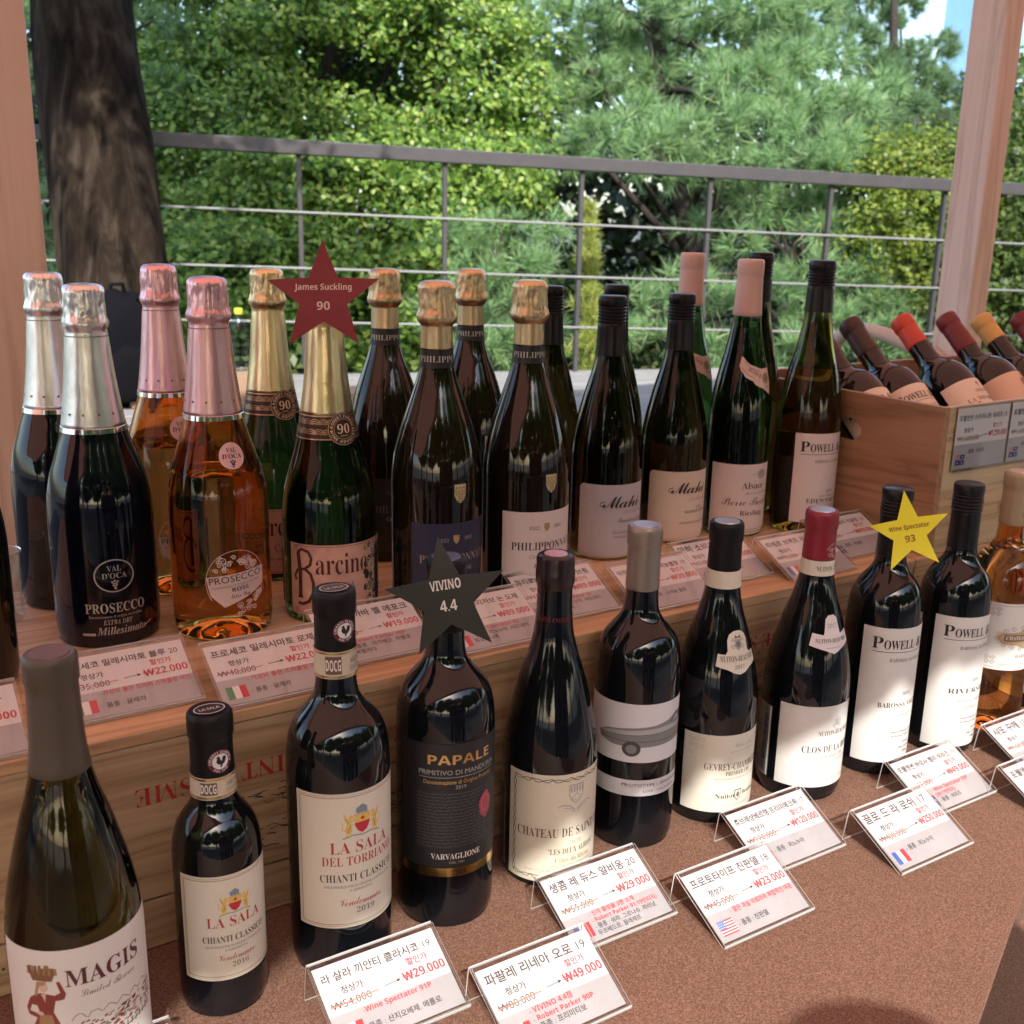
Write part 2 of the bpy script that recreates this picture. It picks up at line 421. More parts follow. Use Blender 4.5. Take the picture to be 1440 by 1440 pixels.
# leafy things -----------------------------------------------------
rng = np.random.default_rng(11)
def unit(a): return a / (np.linalg.norm(a, axis=1, keepdims=True) + 1e-9)
def leaf_quads(c, nrm, L, Wd):
    n = len(c); r = unit(rng.normal(size=(n, 3))); a = unit(np.cross(nrm, r)); b = np.cross(nrm, a)
    L = L * rng.uniform(.6, 1.25, (n, 1)); Wd = Wd * rng.uniform(.7, 1.2, (n, 1))
    k = nrm * L * rng.uniform(-.18, .18, (n, 1))
    V = np.stack([c - a * L / 2, c + b * Wd / 2 + k, c + a * L / 2, c - b * Wd / 2 + k], 1).reshape(-1, 3)
    return V, np.arange(n * 4).reshape(n, 4)
def broad_crown(ells, clumps, per, L, sig, upb=.45):
    cs = []; ns = []
    for (c, r, wgt) in ells:
        k = int(clumps * wgt); dv = unit(rng.normal(size=(k, 3))); rad = rng.uniform(.62, 1.03, (k, 1)) ** .5
        cc = np.array(c) + dv * rad * np.array(r)
        for q, dd in zip(cc, dv):
            m = int(per * rng.uniform(.5, 1.5)); s = sig * rng.uniform(.6, 1.4)
            p = q + rng.normal(size=(m, 3)) * np.array([s, s, s * .55]); cs.append(p)
            ns.append(unit(dd * .45 + np.array([-.15, -.40, upb + .05]) + rng.normal(size=(m, 3)) * .58))
    return leaf_quads(np.concatenate(cs), np.concatenate(ns), L, L * .62)
def needles(tc, td, per, ln, wd):
    """tc tuft centres, td tuft directions -> thin triangles fanning forward"""
    n = len(tc); c = np.repeat(tc, per, 0); dd = np.repeat(td, per, 0)
    v = unit(dd * .95 + rng.normal(size=(n * per, 3)) * .60); l = ln * rng.uniform(.65, 1.15, (n * per, 1))
    s = unit(np.cross(v, rng.normal(size=(n * per, 3)))) * wd / 2
    b = c + dd * rng.uniform(-.035, .02, (n * per, 1)); tip = b + v * l - np.array([0, 0, 1]) * l * .12
    V = np.stack([b + s, b - s, tip], 1).reshape(-1, 3); return V, np.arange(len(V)).reshape(-1, 3)
MAPLE = leafmat('maple_leaf', [(.05, .115, .02), (.11, .22, .03), (.22, .36, .055), (.40, .50, .12)], .38)
SHRUBL = leafmat('yellow_green_leaf', [(.06, .11, .014), (.15, .22, .025), (.28, .34, .05)], .4)
PINEN = leafmat('pine_needle', [(.11, .23, .10), (.18, .34, .145), (.27, .44, .19), (.37, .49, .21)], .25, .5)
PINED = leafmat('far_pine_needle', [(.08, .17, .075), (.14, .25, .11), (.20, .31, .14)], .2, .5)
YSAP = leafmat('sapling_needle', [(.22, .30, .06), (.34, .42, .09), (.48, .46, .14)], .3, .5)
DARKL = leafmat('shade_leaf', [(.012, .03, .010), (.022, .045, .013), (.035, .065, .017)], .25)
def barkmat(name, a, b_, c, st):
    m = bpy.data.materials.new(name); m.use_nodes = True; MATS[name] = m; n = m.node_tree.nodes; l = m.node_tree.links; p = n['Principled BSDF']; p.inputs['Roughness'].default_value = .95; p.inputs['Specular IOR Level'].default_value = .1
    tc = n.new('ShaderNodeTexCoord'); mp = n.new('ShaderNodeMapping'); mp.inputs['Scale'].default_value = st; l.new(tc.outputs['Object'], mp.inputs[0])
    t = n.new('ShaderNodeTexNoise'); t.inputs['Scale'].default_value = 2.2; t.inputs['Detail'].default_value = 8; t.inputs['Roughness'].default_value = .62; t.inputs['Distortion'].default_value = .5; l.new(mp.outputs[0], t.inputs['Vector'])
    r = n.new('ShaderNodeValToRGB'); e = r.color_ramp.elements; e[0].position = .36; e[0].color = (*a, 1); e[1].position = .72; e[1].color = (*c, 1); x = e.new(.52); x.color = (*b_, 1)
    l.new(t.outputs[0], r.inputs[0]); l.new(r.outputs[0], p.inputs['Base Color'])
    bp_ = n.new('ShaderNodeBump'); bp_.inputs['Strength'].default_value = 1; bp_.inputs['Distance'].default_value = .03; l.new(t.outputs[0], bp_.inputs['Height']); l.new(bp_.outputs[0], p.inputs['Normal'])
    return m
BARK = barkmat('bark', (.006, .004, .003), (.026, .018, .012), (.072, .055, .040), (6, 6, .75))
BARK2 = mat('bark_dark', (.028, .02, .015), .9, var=.3, vs_=6, bump=.6, bs=12, stretch=(4, 4, 1))
def limb(b, p, q, r0_, r1_, sag=.1, n=6):
    p = Vector(p); q = Vector(q); pts = []; rr = []
    for i in range(n + 1):
        t = i / n; v = p.lerp(q, t); v.z += sag * sin(pi * t); v += Vector((noise.noise(v * 2), noise.noise(v * 2 + Vector((9, 0, 0))), 0)) * .05
        pts.append(v); rr.append(r0_ + (r1_ - r0_) * t)
    b.tube(pts, rr, 7)
def tree(name, label, cat, group, base, top, r, crownfn, lm, ends, bark=BARK2):
    root = empty(name, base, label, cat, group); B0 = Vector(base)
    b = MB(); n = 8; pts = []; rr = []
    for i in range(n + 1):
        t = i / n; v = Vector(base).lerp(Vector(top), t) - B0; v += Vector((noise.noise(v * .9) * .12 * t, noise.noise(v * .9 + Vector((5, 5, 0))) * .12 * t, 0)); pts.append(v); rr.append(r * (1.25 - t))
    b.tube(pts, rr, 10); b.build('trunk', bark, root, smooth=60)
    if ends:
        b = MB()
        for e in ends:
            e = Vector(e) - B0; t = random.uniform(.25, .85); s = pts[int(t * n)]; limb(b, s, e, r * .32, .008)
        b.build('limbs', bark, root, smooth=60)
    V, F = crownfn(); V = V - np.array(base); npmesh('crown', V, F, lm, root); return root
def P3(px, py, dp): return tuple(at(px, py, dp))

# broad-leaved tree filling the left and middle
el = [(P3(450, 60, 8.2), (1.25, .8, 1.0), 1.0), (P3(620, 120, 8.0), (.75, .7, .8), .6), (P3(300, 200, 7.8), (.75, .6, .7), .55), (P3(480, 270, 7.6), (1.0, .55, .6), .7),
      (P3(660, 250, 7.3), (.5, .45, .32), .3), (P3(330, 400, 7.0), (.8, .5, .42), .5), (P3(560, 440, 7.0), (.8, .45, .38), .45), (P3(620, 345, 7.0), (.45, .4, .2), .16), (P3(400, -140, 8.4), (1.5, 1, .9), .7), (P3(300, 40, 8.3), (.9, .7, .9), .6), (P3(600, -60, 8.4), (.9, .8, .8), .5)]
b0 = at(470, 700, 8.3); b0.z = 0
tree('maple_tree', 'broad-leaved tree with bright green leaves filling the left half beyond the railing', 'tree', 'trees beyond the railing', tuple(b0), P3(470, -150, 8.3), .11,
     lambda: broad_crown(el, 150, 115, .058, .115), MAPLE, [e[0] for e in el])
# pine with bright boughs
def boughs(lst, per, ln, wd, dens=1.0):
    tc = []; td = []
    for (px, py, dp, rp_) in lst:
        c = np.array(at(px, py, dp)); r = rp_ * dp / 1524.5; k = max(4, int(34 * dens * (r / .28) ** 2))
        dv = unit(rng.normal(size=(k, 3)) + np.array([0, -.55, .35])); q = c + dv * r * np.array([1.1, .8, .55]) * rng.uniform(.5, 1, (k, 1))
        tc.append(q); td.append(unit(dv * .8 + np.array([0, -.1, .55]) + rng.normal(size=(k, 3)) * .3))
    return needles(np.concatenate(tc), np.concatenate(td), per, ln, wd)
pA = [(850, 195, 6.9, 55), (800, 215, 7.1, 45), (905, 215, 6.7, 60), (955, 190, 6.8, 55), (900, 165, 7.1, 50), (1010, 165, 6.8, 55), (1050, 120, 7.0, 60), (1095, 95, 7.1, 60), (1000, 110, 7.3, 55),
      (1120, 150, 6.9, 55), (1075, 190, 6.7, 55), (1120, 225, 6.6, 60), (1165, 200, 6.7, 50), (1190, 150, 7.0, 55), (1180, 235, 6.6, 50), (1150, 80, 7.4, 55), (760, 30, 8.2, 60), (720, 50, 8.4, 50),
      (820, 20, 8.2, 55), (790, 75, 8.3, 40), (900, 10, 8.0, 60), (980, 20, 7.8, 60), (1060, 20, 7.7, 60), (1120, 20, 7.8, 60), (840, 110, 8.2, 45), (900, 95, 8.3, 40), (950, 70, 8.2, 45), (1220, 210, 6.9, 45), (1230, 130, 7.4, 45),
      (960, 240, 6.9, 45), (1030, 230, 6.8, 50), (870, 60, 8.5, 45), (780, 150, 8.3, 55), (640, 10, 8.6, 55), (690, 90, 8.6, 55), (880, 130, 8.3, 50), (930, 120, 8.2, 50), (1000, 60, 8.0, 60), (840, 45, 8.6, 50), (930, 30, 8.4, 55), (1090, 50, 8, 55)]
b0 = at(1010, 700, 8.0); b0.z = 0
tree('pine_tree', 'tall pine with pale blue-green needle tufts right of the middle behind the railing', 'tree', 'trees beyond the railing', tuple(b0), P3(890, -120, 8.4), .10,
     lambda: boughs(pA, 46, .145, .0062, 1.0), PINEN, [P3(a, b_, c + .1) for a, b_, c, d_ in pA[::2]])
pB = [(1190, 60, 9.6, 55), (1235, 35, 10, 45), (1265, 90, 9.8, 55), (1300, 120, 9.8, 50), (1230, 110, 9.6, 55), (1310, 180, 9.4, 55), (1260, 160, 9.2, 60), (1320, 65, 10, 35), (1210, 180, 9, 60), (1150, 20, 9.8, 50), (1280, 215, 9, 55), (1330, 230, 9, 50), (1205, -10, 10, 50), (1270, 10, 10.2, 40)]
b0 = at(1250, 700, 9.6); b0.z = 0
tree('pine_tree', 'finer-needled pine at the upper right, sky showing through its top', 'tree', 'trees beyond the railing', tuple(b0), P3(1250, -40, 9.8), .09,
     lambda: boughs(pB, 52, .10, .0062, 1.9), PINED, [P3(a, b_, c + .1) for a, b_, c, d_ in pB])
pC = [(660, 345, 6.6, 55), (710, 330, 6.6, 50), (740, 380, 6.3, 50), (680, 400, 6.3, 60), (640, 440, 6.2, 50), (720, 440, 6.1, 55), (700, 490, 6.0, 55), (760, 470, 6.0, 40), (650, 500, 6, 50), (770, 320, 6.8, 30)]
b0 = at(695, 620, 6.4); b0.z = 0
tree('pine_shrub', 'low soft light-green pine behind the middle of the railing', 'shrub', 'low pines behind the railing', tuple(b0), P3(695, 340, 6.5), .04,
     lambda: boughs(pC, 44, .145, .0062, .95), PINEN, [P3(a, b_, c) for a, b_, c, d_ in pC])
pD = [(900, 430, 6.5, 50), (960, 400, 6.6, 45), (1080, 300, 6.9, 50), (1130, 290, 6.9, 55), (1040, 340, 6.8, 40), (1170, 330, 6.6, 50), (1210, 380, 6.4, 55), (1150, 390, 6.3, 55), (1090, 420, 6.2, 55), (1240, 430, 6.2, 55), (1010, 430, 6.3, 50), (1180, 460, 6.1, 55), (930, 480, 6.1, 55), (1290, 400, 6.5, 45), (1060, 270, 7.1, 40), (860, 470, 6.1, 45), (1260, 480, 6.0, 60), (1020, 500, 6, 60), (1110, 500, 6, 60), (980, 320, 7.3, 35)]
b0 = at(1120, 620, 6.7); b0.z = 0
tree('pine_shrub', 'spreading blue-green pine low behind the railing on the right', 'shrub', 'low pines behind the railing', tuple(b0), P3(1120, 300, 7.0), .05,
     lambda: boughs(pD, 44, .145, .0062, .95), PINEN, [P3(a, b_, c) for a, b_, c, d_ in pD])
pE = [(70, 110, 7.4, 40), (95, 170, 7.2, 45), (60, 240, 7.2, 45), (85, 290, 7.0, 45), (40, 330, 7, 45), (95, 370, 6.9, 40), (230, 120, 7.2, 30), (215, 30, 7.4, 40), (60, 30, 7.5, 45)]
b0 = at(80, 700, 7.3); b0.z = 0
tree('pine_tree', 'slender pine seen in the gap between the left post and the dark trunk', 'tree', 'trees beyond the railing', tuple(b0), P3(80, -60, 7.4), .06,
     lambda: boughs(pE, 44, .145, .0062, .95), PINEN, [P3(a, b_, c) for a, b_, c, d_ in pE])
# yellow-green sapling spire
def spire():
    zz = rng.uniform(0, 1, 230); p0 = np.array(at(828, 292, 5.75)); p1 = np.array(at(834, 540, 5.75))
    rad = (.015 + .10 * zz) * rng.uniform(.2, 1, 230) * (1 + .5 * np.sin(zz * 25)); an = rng.uniform(0, 6.28, 230)
    tc = p0 + (p1 - p0) * zz[:, None]; off = np.stack([np.cos(an) * rad, np.sin(an) * rad, rad * .2], 1)
    return needles(tc + off, unit(off * 4 + np.array([0, 0, .9])), 22, .075, .007)
b0 = at(834, 600, 5.8); b0.z = .0
tree('pine_sapling', 'thin upright yellowish conifer sapling just behind the railing', 'sapling', None, tuple(b0), P3(829, 300, 5.75), .012, spire, YSAP, [])
# shrubs with small yellow-green leaves
el2 = [(P3(1270, 235, 6.6), (.32, .3, .2), 1), (P3(1300, 310, 6.4), (.38, .3, .25), 1.3), (P3(1260, 350, 6.5), (.3, .3, .2), .8), (P3(1330, 390, 6.3), (.35, .3, .25), 1), (P3(1320, 250, 6.7), (.3, .3, .25), .8)]
b0 = at(1300, 620, 6.6); b0.z = 0
tree('leafy_shrub', 'yellow-green small-leaved bush left of the right-hand post', 'shrub', 'leafy bushes by the right-hand post', tuple(b0), P3(1300, 300, 6.6), .03, lambda: broad_crown(el2, 70, 42, .042, .085), SHRUBL, [e[0] for e in el2])
el3 = [(P3(1420, 210, 6.6), (.35, .3, .3), 1), (P3(1450, 310, 6.3), (.4, .3, .3), 1.2), (P3(1410, 400, 6.2), (.35, .3, .25), 1), (P3(1490, 400, 6.2), (.4, .3, .3), .8), (P3(1430, 130, 7), (.3, .3, .25), .6)]
b0 = at(1440, 620, 6.5); b0.z = 0
tree('leafy_shrub', 'green small-leaved bush right of the right-hand post', 'shrub', 'leafy bushes by the right-hand post', tuple(b0), P3(1440, 250, 6.5), .03, lambda: broad_crown(el3, 70, 42, .045, .085), leafmat('bush_leaf', [(.05, .10, .02), (.09, .15, .03), (.14, .19, .035)], .38), [e[0] for e in el3])
# shaded wood behind, one mass nobody could count
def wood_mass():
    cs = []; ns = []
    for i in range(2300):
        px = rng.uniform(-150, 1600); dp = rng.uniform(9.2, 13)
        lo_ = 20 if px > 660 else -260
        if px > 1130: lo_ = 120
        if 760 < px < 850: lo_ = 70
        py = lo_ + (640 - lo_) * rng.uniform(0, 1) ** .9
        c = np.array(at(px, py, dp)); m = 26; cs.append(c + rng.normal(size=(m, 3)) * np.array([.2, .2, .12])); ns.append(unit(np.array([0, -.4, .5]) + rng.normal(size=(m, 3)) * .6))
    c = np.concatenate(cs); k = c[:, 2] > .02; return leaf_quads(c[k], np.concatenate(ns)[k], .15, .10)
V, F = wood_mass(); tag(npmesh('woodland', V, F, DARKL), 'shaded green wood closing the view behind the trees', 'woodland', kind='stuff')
V = []
def under():
    cs = []; ns = []
    for i in range(420):
        wd = rng.uniform(-5, 8); D = rng.uniform(5.25, 7.5); c = np.array(rl(wd, D, rng.uniform(.05, .45))); m = 22
        cs.append(c + rng.normal(size=(m, 3)) * np.array([.14, .14, .10])); ns.append(unit(np.array([0, -.2, .8]) + rng.normal(size=(m, 3)) * .5))
    return leaf_quads(np.concatenate(cs), np.concatenate(ns), .07, .04)
V, F = under(); tag(npmesh('undergrowth', V, F, leafmat('under_leaf', [(.04, .08, .018), (.08, .13, .025), (.13, .17, .04)], .35)), 'green undergrowth along the foot of the railing', 'undergrowth', kind='stuff')

# leaning dark trunk in front of the railing
tr = empty('old_tree', tuple(at(205, 640, 4.3))[:2] + (.0,), 'thick dark leaning tree trunk left of the bottles in front of the railing', 'tree')
T0 = Vector(tr.location)
pts = [at(215, 760, 4.3), at(205, 600, 4.3), at(172, 460, 4.3), at(163, 385, 4.3), at(150, 300, 4.3), at(138, 200, 4.3), at(127, 110, 4.3), at(116, 0, 4.3), at(104, -130, 4.3), at(90, -300, 4.3), at(60, -520, 4.2)]
wpx = [86, 82, 78, 75, 74, 73, 72, 68, 64, 56, 40]
PP = []; RR = []
for i in range(len(pts) - 1):
    for k in range(6):
        t = k / 6; PP.append(pts[i].lerp(pts[i + 1], t) - T0); RR.append((wpx[i] + (wpx[i + 1] - wpx[i]) * t) * 4.3 / 1524.5)
PP[0].z = 0
b = MB(); b.tube(PP, RR, 48, disp=lambda th, i: -.05 * abs(noise.noise(Vector((cos(th) * 4.5, sin(th) * 4.5, i * .05)))) + .09 * noise.noise(Vector((cos(th) * 2.2, sin(th) * 2.2, i * .09))) + .05 * noise.noise(Vector((cos(th) * 6, sin(th) * 6, i * .12))) + .025 * noise.noise(Vector((cos(th) * 14, sin(th) * 14, i * .2))))
b.build('trunk', BARK, tr, smooth=60)
top = Vector(PP[-1]) + T0
el4 = [((top.x - .75, top.y - 1.9, 4.0), (1.5, .9, .5), 1.5), ((top.x - .3, top.y - .6, 4.7), (1.0, .9, .6), 1), ((top.x + .3, top.y + .3, 5.2), (1.0, 1, .6), .8), ((top.x - 1.2, top.y - 1.2, 4.8), (.9, .8, .5), .8)]  # out-of-view crown, its sunward masses set to shade trunk and rail
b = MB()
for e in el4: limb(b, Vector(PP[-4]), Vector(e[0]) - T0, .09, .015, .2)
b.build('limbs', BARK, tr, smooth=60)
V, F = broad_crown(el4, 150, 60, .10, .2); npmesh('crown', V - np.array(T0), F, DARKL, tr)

# glass tower far behind, seen past the right post
tw = empty('glass_tower', tuple(at(1440, 300, 90))[:2] + (0,), 'pale blue glass tower far off behind the right-hand post', 'building')
b = MB(); a = R_(-35)
Mw = Matrix.Rotation(a, 4, 'Z')
b.box(-4.6, 0, 0, 8, 12, 46, 0, Mw); b.build('wall', mat('tower_glass', (.16, .34, .48), .08, metal=.5, var=.15, vs_=.4), tw)
b = MB()
for k in range(1, 22): b.box(-4.66, -.06, k * 2.1, 8.06, -.01, k * 2.1 + .35, 0, Mw)
for k in range(1, 12): b.box(-4.6 + k * 1.05, -.09, 0, -4.6 + k * 1.05 + .12, -.06, 46, 0, Mw)
b.build('window_grid', mat('tower_frame', (.5, .56, .6), .5), tw)

# trees across the path (they stand behind the photographer and show in the glass)
for i, (x, y, s) in enumerate([(-9, -11, 2.1), (-4, -13.5, 2.4), (1.5, -12.5, 2.1), (6.5, -12, 2.3), (11.5, -9.5, 2.2), (15, -5, 2.2), (-13, -5, 2.2)]):
    if i == 0:
        e5 = [((0, 0, 2.2), (1.5, 1.4, 1.1), 1), ((.4, .2, 3.0), (1.0, 1, .7), .6), ((-.6, .1, 1.4), (1.1, 1, .6), .5)]
        proto = tree('maple_tree', 'round leafy tree across the path', 'tree', 'trees across the path', (0, 0, 0), (0, 0, 2.4), .13, lambda: broad_crown(e5, 190, 40, .15, .24), MAPLE, [e[0] for e in e5]); q = proto
    else:
        q = proto.copy(); COL.objects.link(q)
        for ch in list(proto.children):
            c = ch.copy(); COL.objects.link(c); c.parent = q
    q.location = (x, y, 0); q.scale = (s, s, s); q.rotation_euler.z = i * 1.3

# ------------------------------------------------------------------ market stall (posts, beams, ribbed roof)
st = empty('market_stall', (.9, .3, 0), 'timber market stall with pinkish brown posts and an orange ribbed roof', 'market stall')
POST = wood('post_wood', (.56, .46, .385), (.72, .61, .52), (.78, .69, .60), (16, 16, .8), .6, 9, .25)
S0 = Vector(st.location)
RZ = 2.2
def ry(x): return -.880 + .085 * x                        # roof front edge
for (x0, y0, x1, y1) in ((.150, 1.45, .2445, 1.54), (2.0, 1.406, 2.056, 1.487), (-1.75, -.80, -1.66, -.71), (2.55, -.42, 2.64, -.33)):
    b = MB(); b.box(x0 - S0.x, y0 - S0.y, 0, x1 - S0.x, y1 - S0.y, RZ - .11); b.build('post', POST, st, bevel=.004)
for (p, q) in (((-5.9, 1.495), (8.9, 1.455)), ((-5.9, ry(-5.9) + .2), (8.9, ry(8.9) + .2))):
    b = MB(); dv = Vector((q[0] - p[0], q[1] - p[1], 0)); nv = Vector((-dv.y, dv.x, 0)).normalized() * .04; v = []
    for zz in (RZ - .108, RZ - .012):
        for s_, e_ in ((-1, p), (-1, q), (1, q), (1, p)): v.append(Vector((e_[0] - S0.x, e_[1] - S0.y, zz)) + nv * s_)
    b.add(v, [(0, 3, 2, 1), (4, 5, 6, 7), (0, 1, 5, 4), (1, 2, 6, 5), (2, 3, 7, 6), (3, 0, 4, 7)]); b.build('beam', POST, st)
m = bpy.data.materials.new('orange_roof_sheet'); m.use_nodes = True
n_ = m.node_tree.nodes; l_ = m.node_tree.links; pb = n_['Principled BSDF']; pb.inputs['Base Color'].default_value = (.70, .39, .28, 1); pb.inputs['Roughness'].default_value = .5
tl = n_.new('ShaderNodeBsdfTranslucent'); tl.inputs[0].default_value = (.92, .44, .31, 1)
mx = n_.new('ShaderNodeMixShader'); mx.inputs[0].default_value = .44
l_.new(pb.outputs[0], mx.inputs[1]); l_.new(tl.outputs[0], mx.inputs[2]); l_.new(mx.outputs[0], n_['Material Output'].inputs[0])
b = MB(); x = -6.0; vs = []; k = 0
prof = []
while x < 9.0:
    prof += [(x, 0), (x + .055, 0), (x + .062, .014), (x + .078, .014), (x + .085, 0)]; x += .085
for (a, z) in prof: vs += [(a - S0.x, ry(a) - S0.y, RZ + z), (a - S0.x, 2.0 - S0.y, RZ + z)]
b.add(vs, [(2 * i, 2 * i + 2, 2 * i + 3, 2 * i + 1) for i in range(len(prof) - 1)]); b.build('roof_sheet', m, st)

# ------------------------------------------------------------------ table and cloth
edge = [(-.9, .30), (.48, .30), (.653, .378), (.841, .463), (.93, .492), (1.05, .503), (2.1, .505)]
tb = empty('table', (.6, .88, 0), 'long display table hidden under the brown cloth', 'table')
b = MB(); b.box(-1.48, -.32, .68, 1.48, .42, .716); b.build('tabletop', mat('table_wood', (.3, .22, .15), .6, var=.2), tb)
for sx in (-1.42, 1.38):
    for sy in (-.28, .34):
        b = MB(); b.box(sx, sy, 0, sx + .04, sy + .04, .679); b.build('leg', mat('table_steel', (.3, .3, .3), .4, metal=.8), tb)
CLOTH = bpy.data.materials.new('brown_cloth'); CLOTH.use_nodes = True
n_ = CLOTH.node_tree.nodes; l_ = CLOTH.node_tree.links; pb = n_['Principled BSDF']; pb.inputs['Roughness'].default_value = .62; pb.inputs['Specular IOR Level'].default_value = .2
tc = n_.new('ShaderNodeTexCoord')
t1 = n_.new('ShaderNodeTexNoise'); t1.inputs['Scale'].default_value = 780; t1.inputs['Detail'].default_value = 2; t1.inputs['Roughness'].default_value = .7
t2 = n_.new('ShaderNodeTexNoise'); t2.inputs['Scale'].default_value = 7; t2.inputs['Detail'].default_value = 3
l_.new(tc.outputs['Object'], t1.inputs['Vector']); l_.new(tc.outputs['Object'], t2.inputs['Vector'])
r_ = n_.new('ShaderNodeValToRGB'); e = r_.color_ramp.elements; e[0].position = .38; e[0].color = (.105, .053, .036, 1); e[1].position = .68; e[1].color = (.27, .158, .112, 1)
l_.new(t1.outputs[0], r_.inputs[0])
mxc = n_.new('ShaderNodeMix'); mxc.data_type = 'RGBA'; mxc.blend_type = 'MULTIPLY'; mxc.inputs[0].default_value = .25
r2 = n_.new('ShaderNodeValToRGB'); r2.color_ramp.elements[0].position = .3; r2.color_ramp.elements[0].color = (.7, .7, .7, 1); r2.color_ramp.elements[1].position = .7
l_.new(t2.outputs[0], r2.inputs[0]); l_.new(r_.outputs[0], mxc.inputs[6]); l_.new(r2.outputs[0], mxc.inputs[7]); l_.new(mxc.outputs[2], pb.inputs['Base Color'])
bp = n_.new('ShaderNodeBump'); bp.inputs['Strength'].default_value = .05; bp.inputs['Distance'].default_value = .0003; l_.new(t1.outputs[0], bp.inputs['Height']); l_.new(bp.outputs[0], pb.inputs['Normal'])
E2 = []
for a, b_ in zip(edge, edge[1:]):
    dd = math.hypot(b_[0] - a[0], b_[1] - a[1]); n = max(1, int(dd / .012))
    E2 += [(a[0] + (b_[0] - a[0]) * i / n, a[1] + (b_[1] - a[1]) * i / n) for i in range(n)]
E2.append(edge[-1])
b = MB(); vs = []
nE = len(E2); nz = 26
for (x, y) in E2: vs.append((x, 1.27, TZ))
for (x, y) in E2: vs.append((x, y + .012, TZ))
DR = [(0, .0), (.0015, .0012), (.0035, .0004), (.0042, -.02), (.0048, -.085), (.10, -.088), (.19, -.080), (.25, -.045), (.30, -.008), (.35, .008), (.42, .014), (.50, .020), (.58, .025), (.65, .028), (.70, .03)]
nz = len(DR) - 1
for k, (dz, of) in enumerate(DR):
    ac = 0; fa = .022 * min(1, max(0, (dz - .2) / .15))
    for i, (x, y) in enumerate(E2):
        if i: ac += math.hypot(x - E2[i - 1][0], y - E2[i - 1][1])
        a = E2[max(i - 1, 0)]; c = E2[min(i + 1, nE - 1)]; dx, dy = c[0] - a[0], c[1] - a[1]; L = math.hypot(dx, dy); nx, ny = dy / L, -dx / L
        off = of + fa * sin(ac * 44 + 1.5 * sin(ac * 7) + .6)
        vs.append((x + nx * off, y + ny * off, TZ - .0008 - dz))
for rr in range(nz + 2):
    for i in range(nE - 1):
        A = rr * nE + i; b.add([], []); b.f.append((A + nE, A + nE + 1, A + 1, A)); b.m.append(0)
b.v = vs
o = b.build('tablecloth', CLOTH, smooth=24); tag(o, 'brown speckled tablecloth hanging in folds over the front of the table', 'tablecloth')

# ------------------------------------------------------------------ crates
PINE = wood('crate_front_wood', (.27, .17, .09), (.44, .305, .175), (.54, .395, .245), (.9, 14, 14), .6, 13, .2)
PINE_LIT = wood('crate_top_lit_wood', (.38, .225, .12), (.56, .36, .20), (.66, .46, .27), (.9, 14, 14), .5, 10, .2)  # lighter, more orange copy: roof glow put into the top boards' colour
def crate_front(x0, z0): return lambda s, t, h: (x0 + s, -h, z0 + t)
labs = ['shelf crate at the far left, mostly hidden by the pale olive bottle', 'upside-down wooden crate printed in red behind the small dark bottle', 'upside-down wooden crate behind the bottles with white labels, red print half hidden', 'wooden crate of the shelf directly under the open crate']
for i, x0 in enumerate((-.45, .05, .55, 1.05)):
    ct = empty('wine_crate', (x0, YC, TZ), labs[i], 'crate', 'crates forming the shelf')
    b = MB(); b.box(.0008, 0, .0445, .4985, .012, .176); b.build('front_board', PINE, ct, bevel=.0012)
    b = MB(); b.box(.0008, .0004, .0006, .4985, .012, .0425); b.build('lid_board', PINE, ct, bevel=.0012)
    b = MB(); b.box(.0008, -.0012, .1765, .4985, .375, .1872); b.build('top_board', PINE_LIT, ct, bevel=.0012)
    b = MB(); b.box(.0008, .0125, .001, .012, .374, .176); b.box(.487, .0125, .001, .4985, .374, .176); b.box(.0125, .362, .001, .4865, .374, .176); b.build('side_board', PINE, ct)
    A = Art(); CR = mat('crate_red_print', (.40, .03, .03), .7); CK = mat('crate_black_print', (.03, .028, .03), .7)
    A.text('CHATEAU DE SAINT COSME', .25, .1405, .0155, CR, 'serif', width=.285, flip=True, off=-.008)
    rr = random.Random(5 + i)
    for k in range(150):                                  # engraved landscape with trees and a house
        s = rr.uniform(.135, .375); t = rr.gauss(.072, .006) if k % 3 else rr.gauss(.108, .004)
        L = rr.uniform(.004, .014); A.line([(s, t), (s + L * .5, t + rr.uniform(-.002, .002)), (s + L, t + rr.uniform(-.002, .002))], rr.uniform(.0004, .0011), CK)
    for s in (.17, .235, .30, .36):
        A.line([(s, .068), (s + rr.uniform(-.003, .003), .085), (s + rr.uniform(-.003, .003), .104)], .0026, CK)
        for k in range(26):
            a = rr.uniform(0, 6.28); r = rr.uniform(.004, .018); A.line([(s + r * cos(a), .106 + r * .45 * sin(a)), (s + r * cos(a) + rr.uniform(-.006, .006), .106 + r * .45 * sin(a) + rr.uniform(-.002, .002))], .0011, CK)
    A.frame(.255, .075, .285, .092, .0008, CK); A.line([(.252, .092), (.270, .101), (.288, .092)], .001, CK)
    A.rect(.266, .075, .272, .083, CK, 1)
    NL = mat('nail_head', (.10, .08, .07), .5, metal=.5)
    for sx in (.007, .492):
        for tz in (.024, .165): B_ = Art(); B_.ell(sx + rr.uniform(-.001, .001), tz, .0013, .0013, NL, 1, 9); B_.build('nail', crate_front(0, 0), ct)
    A.build('printed_mark', crate_front(0, 0), ct)

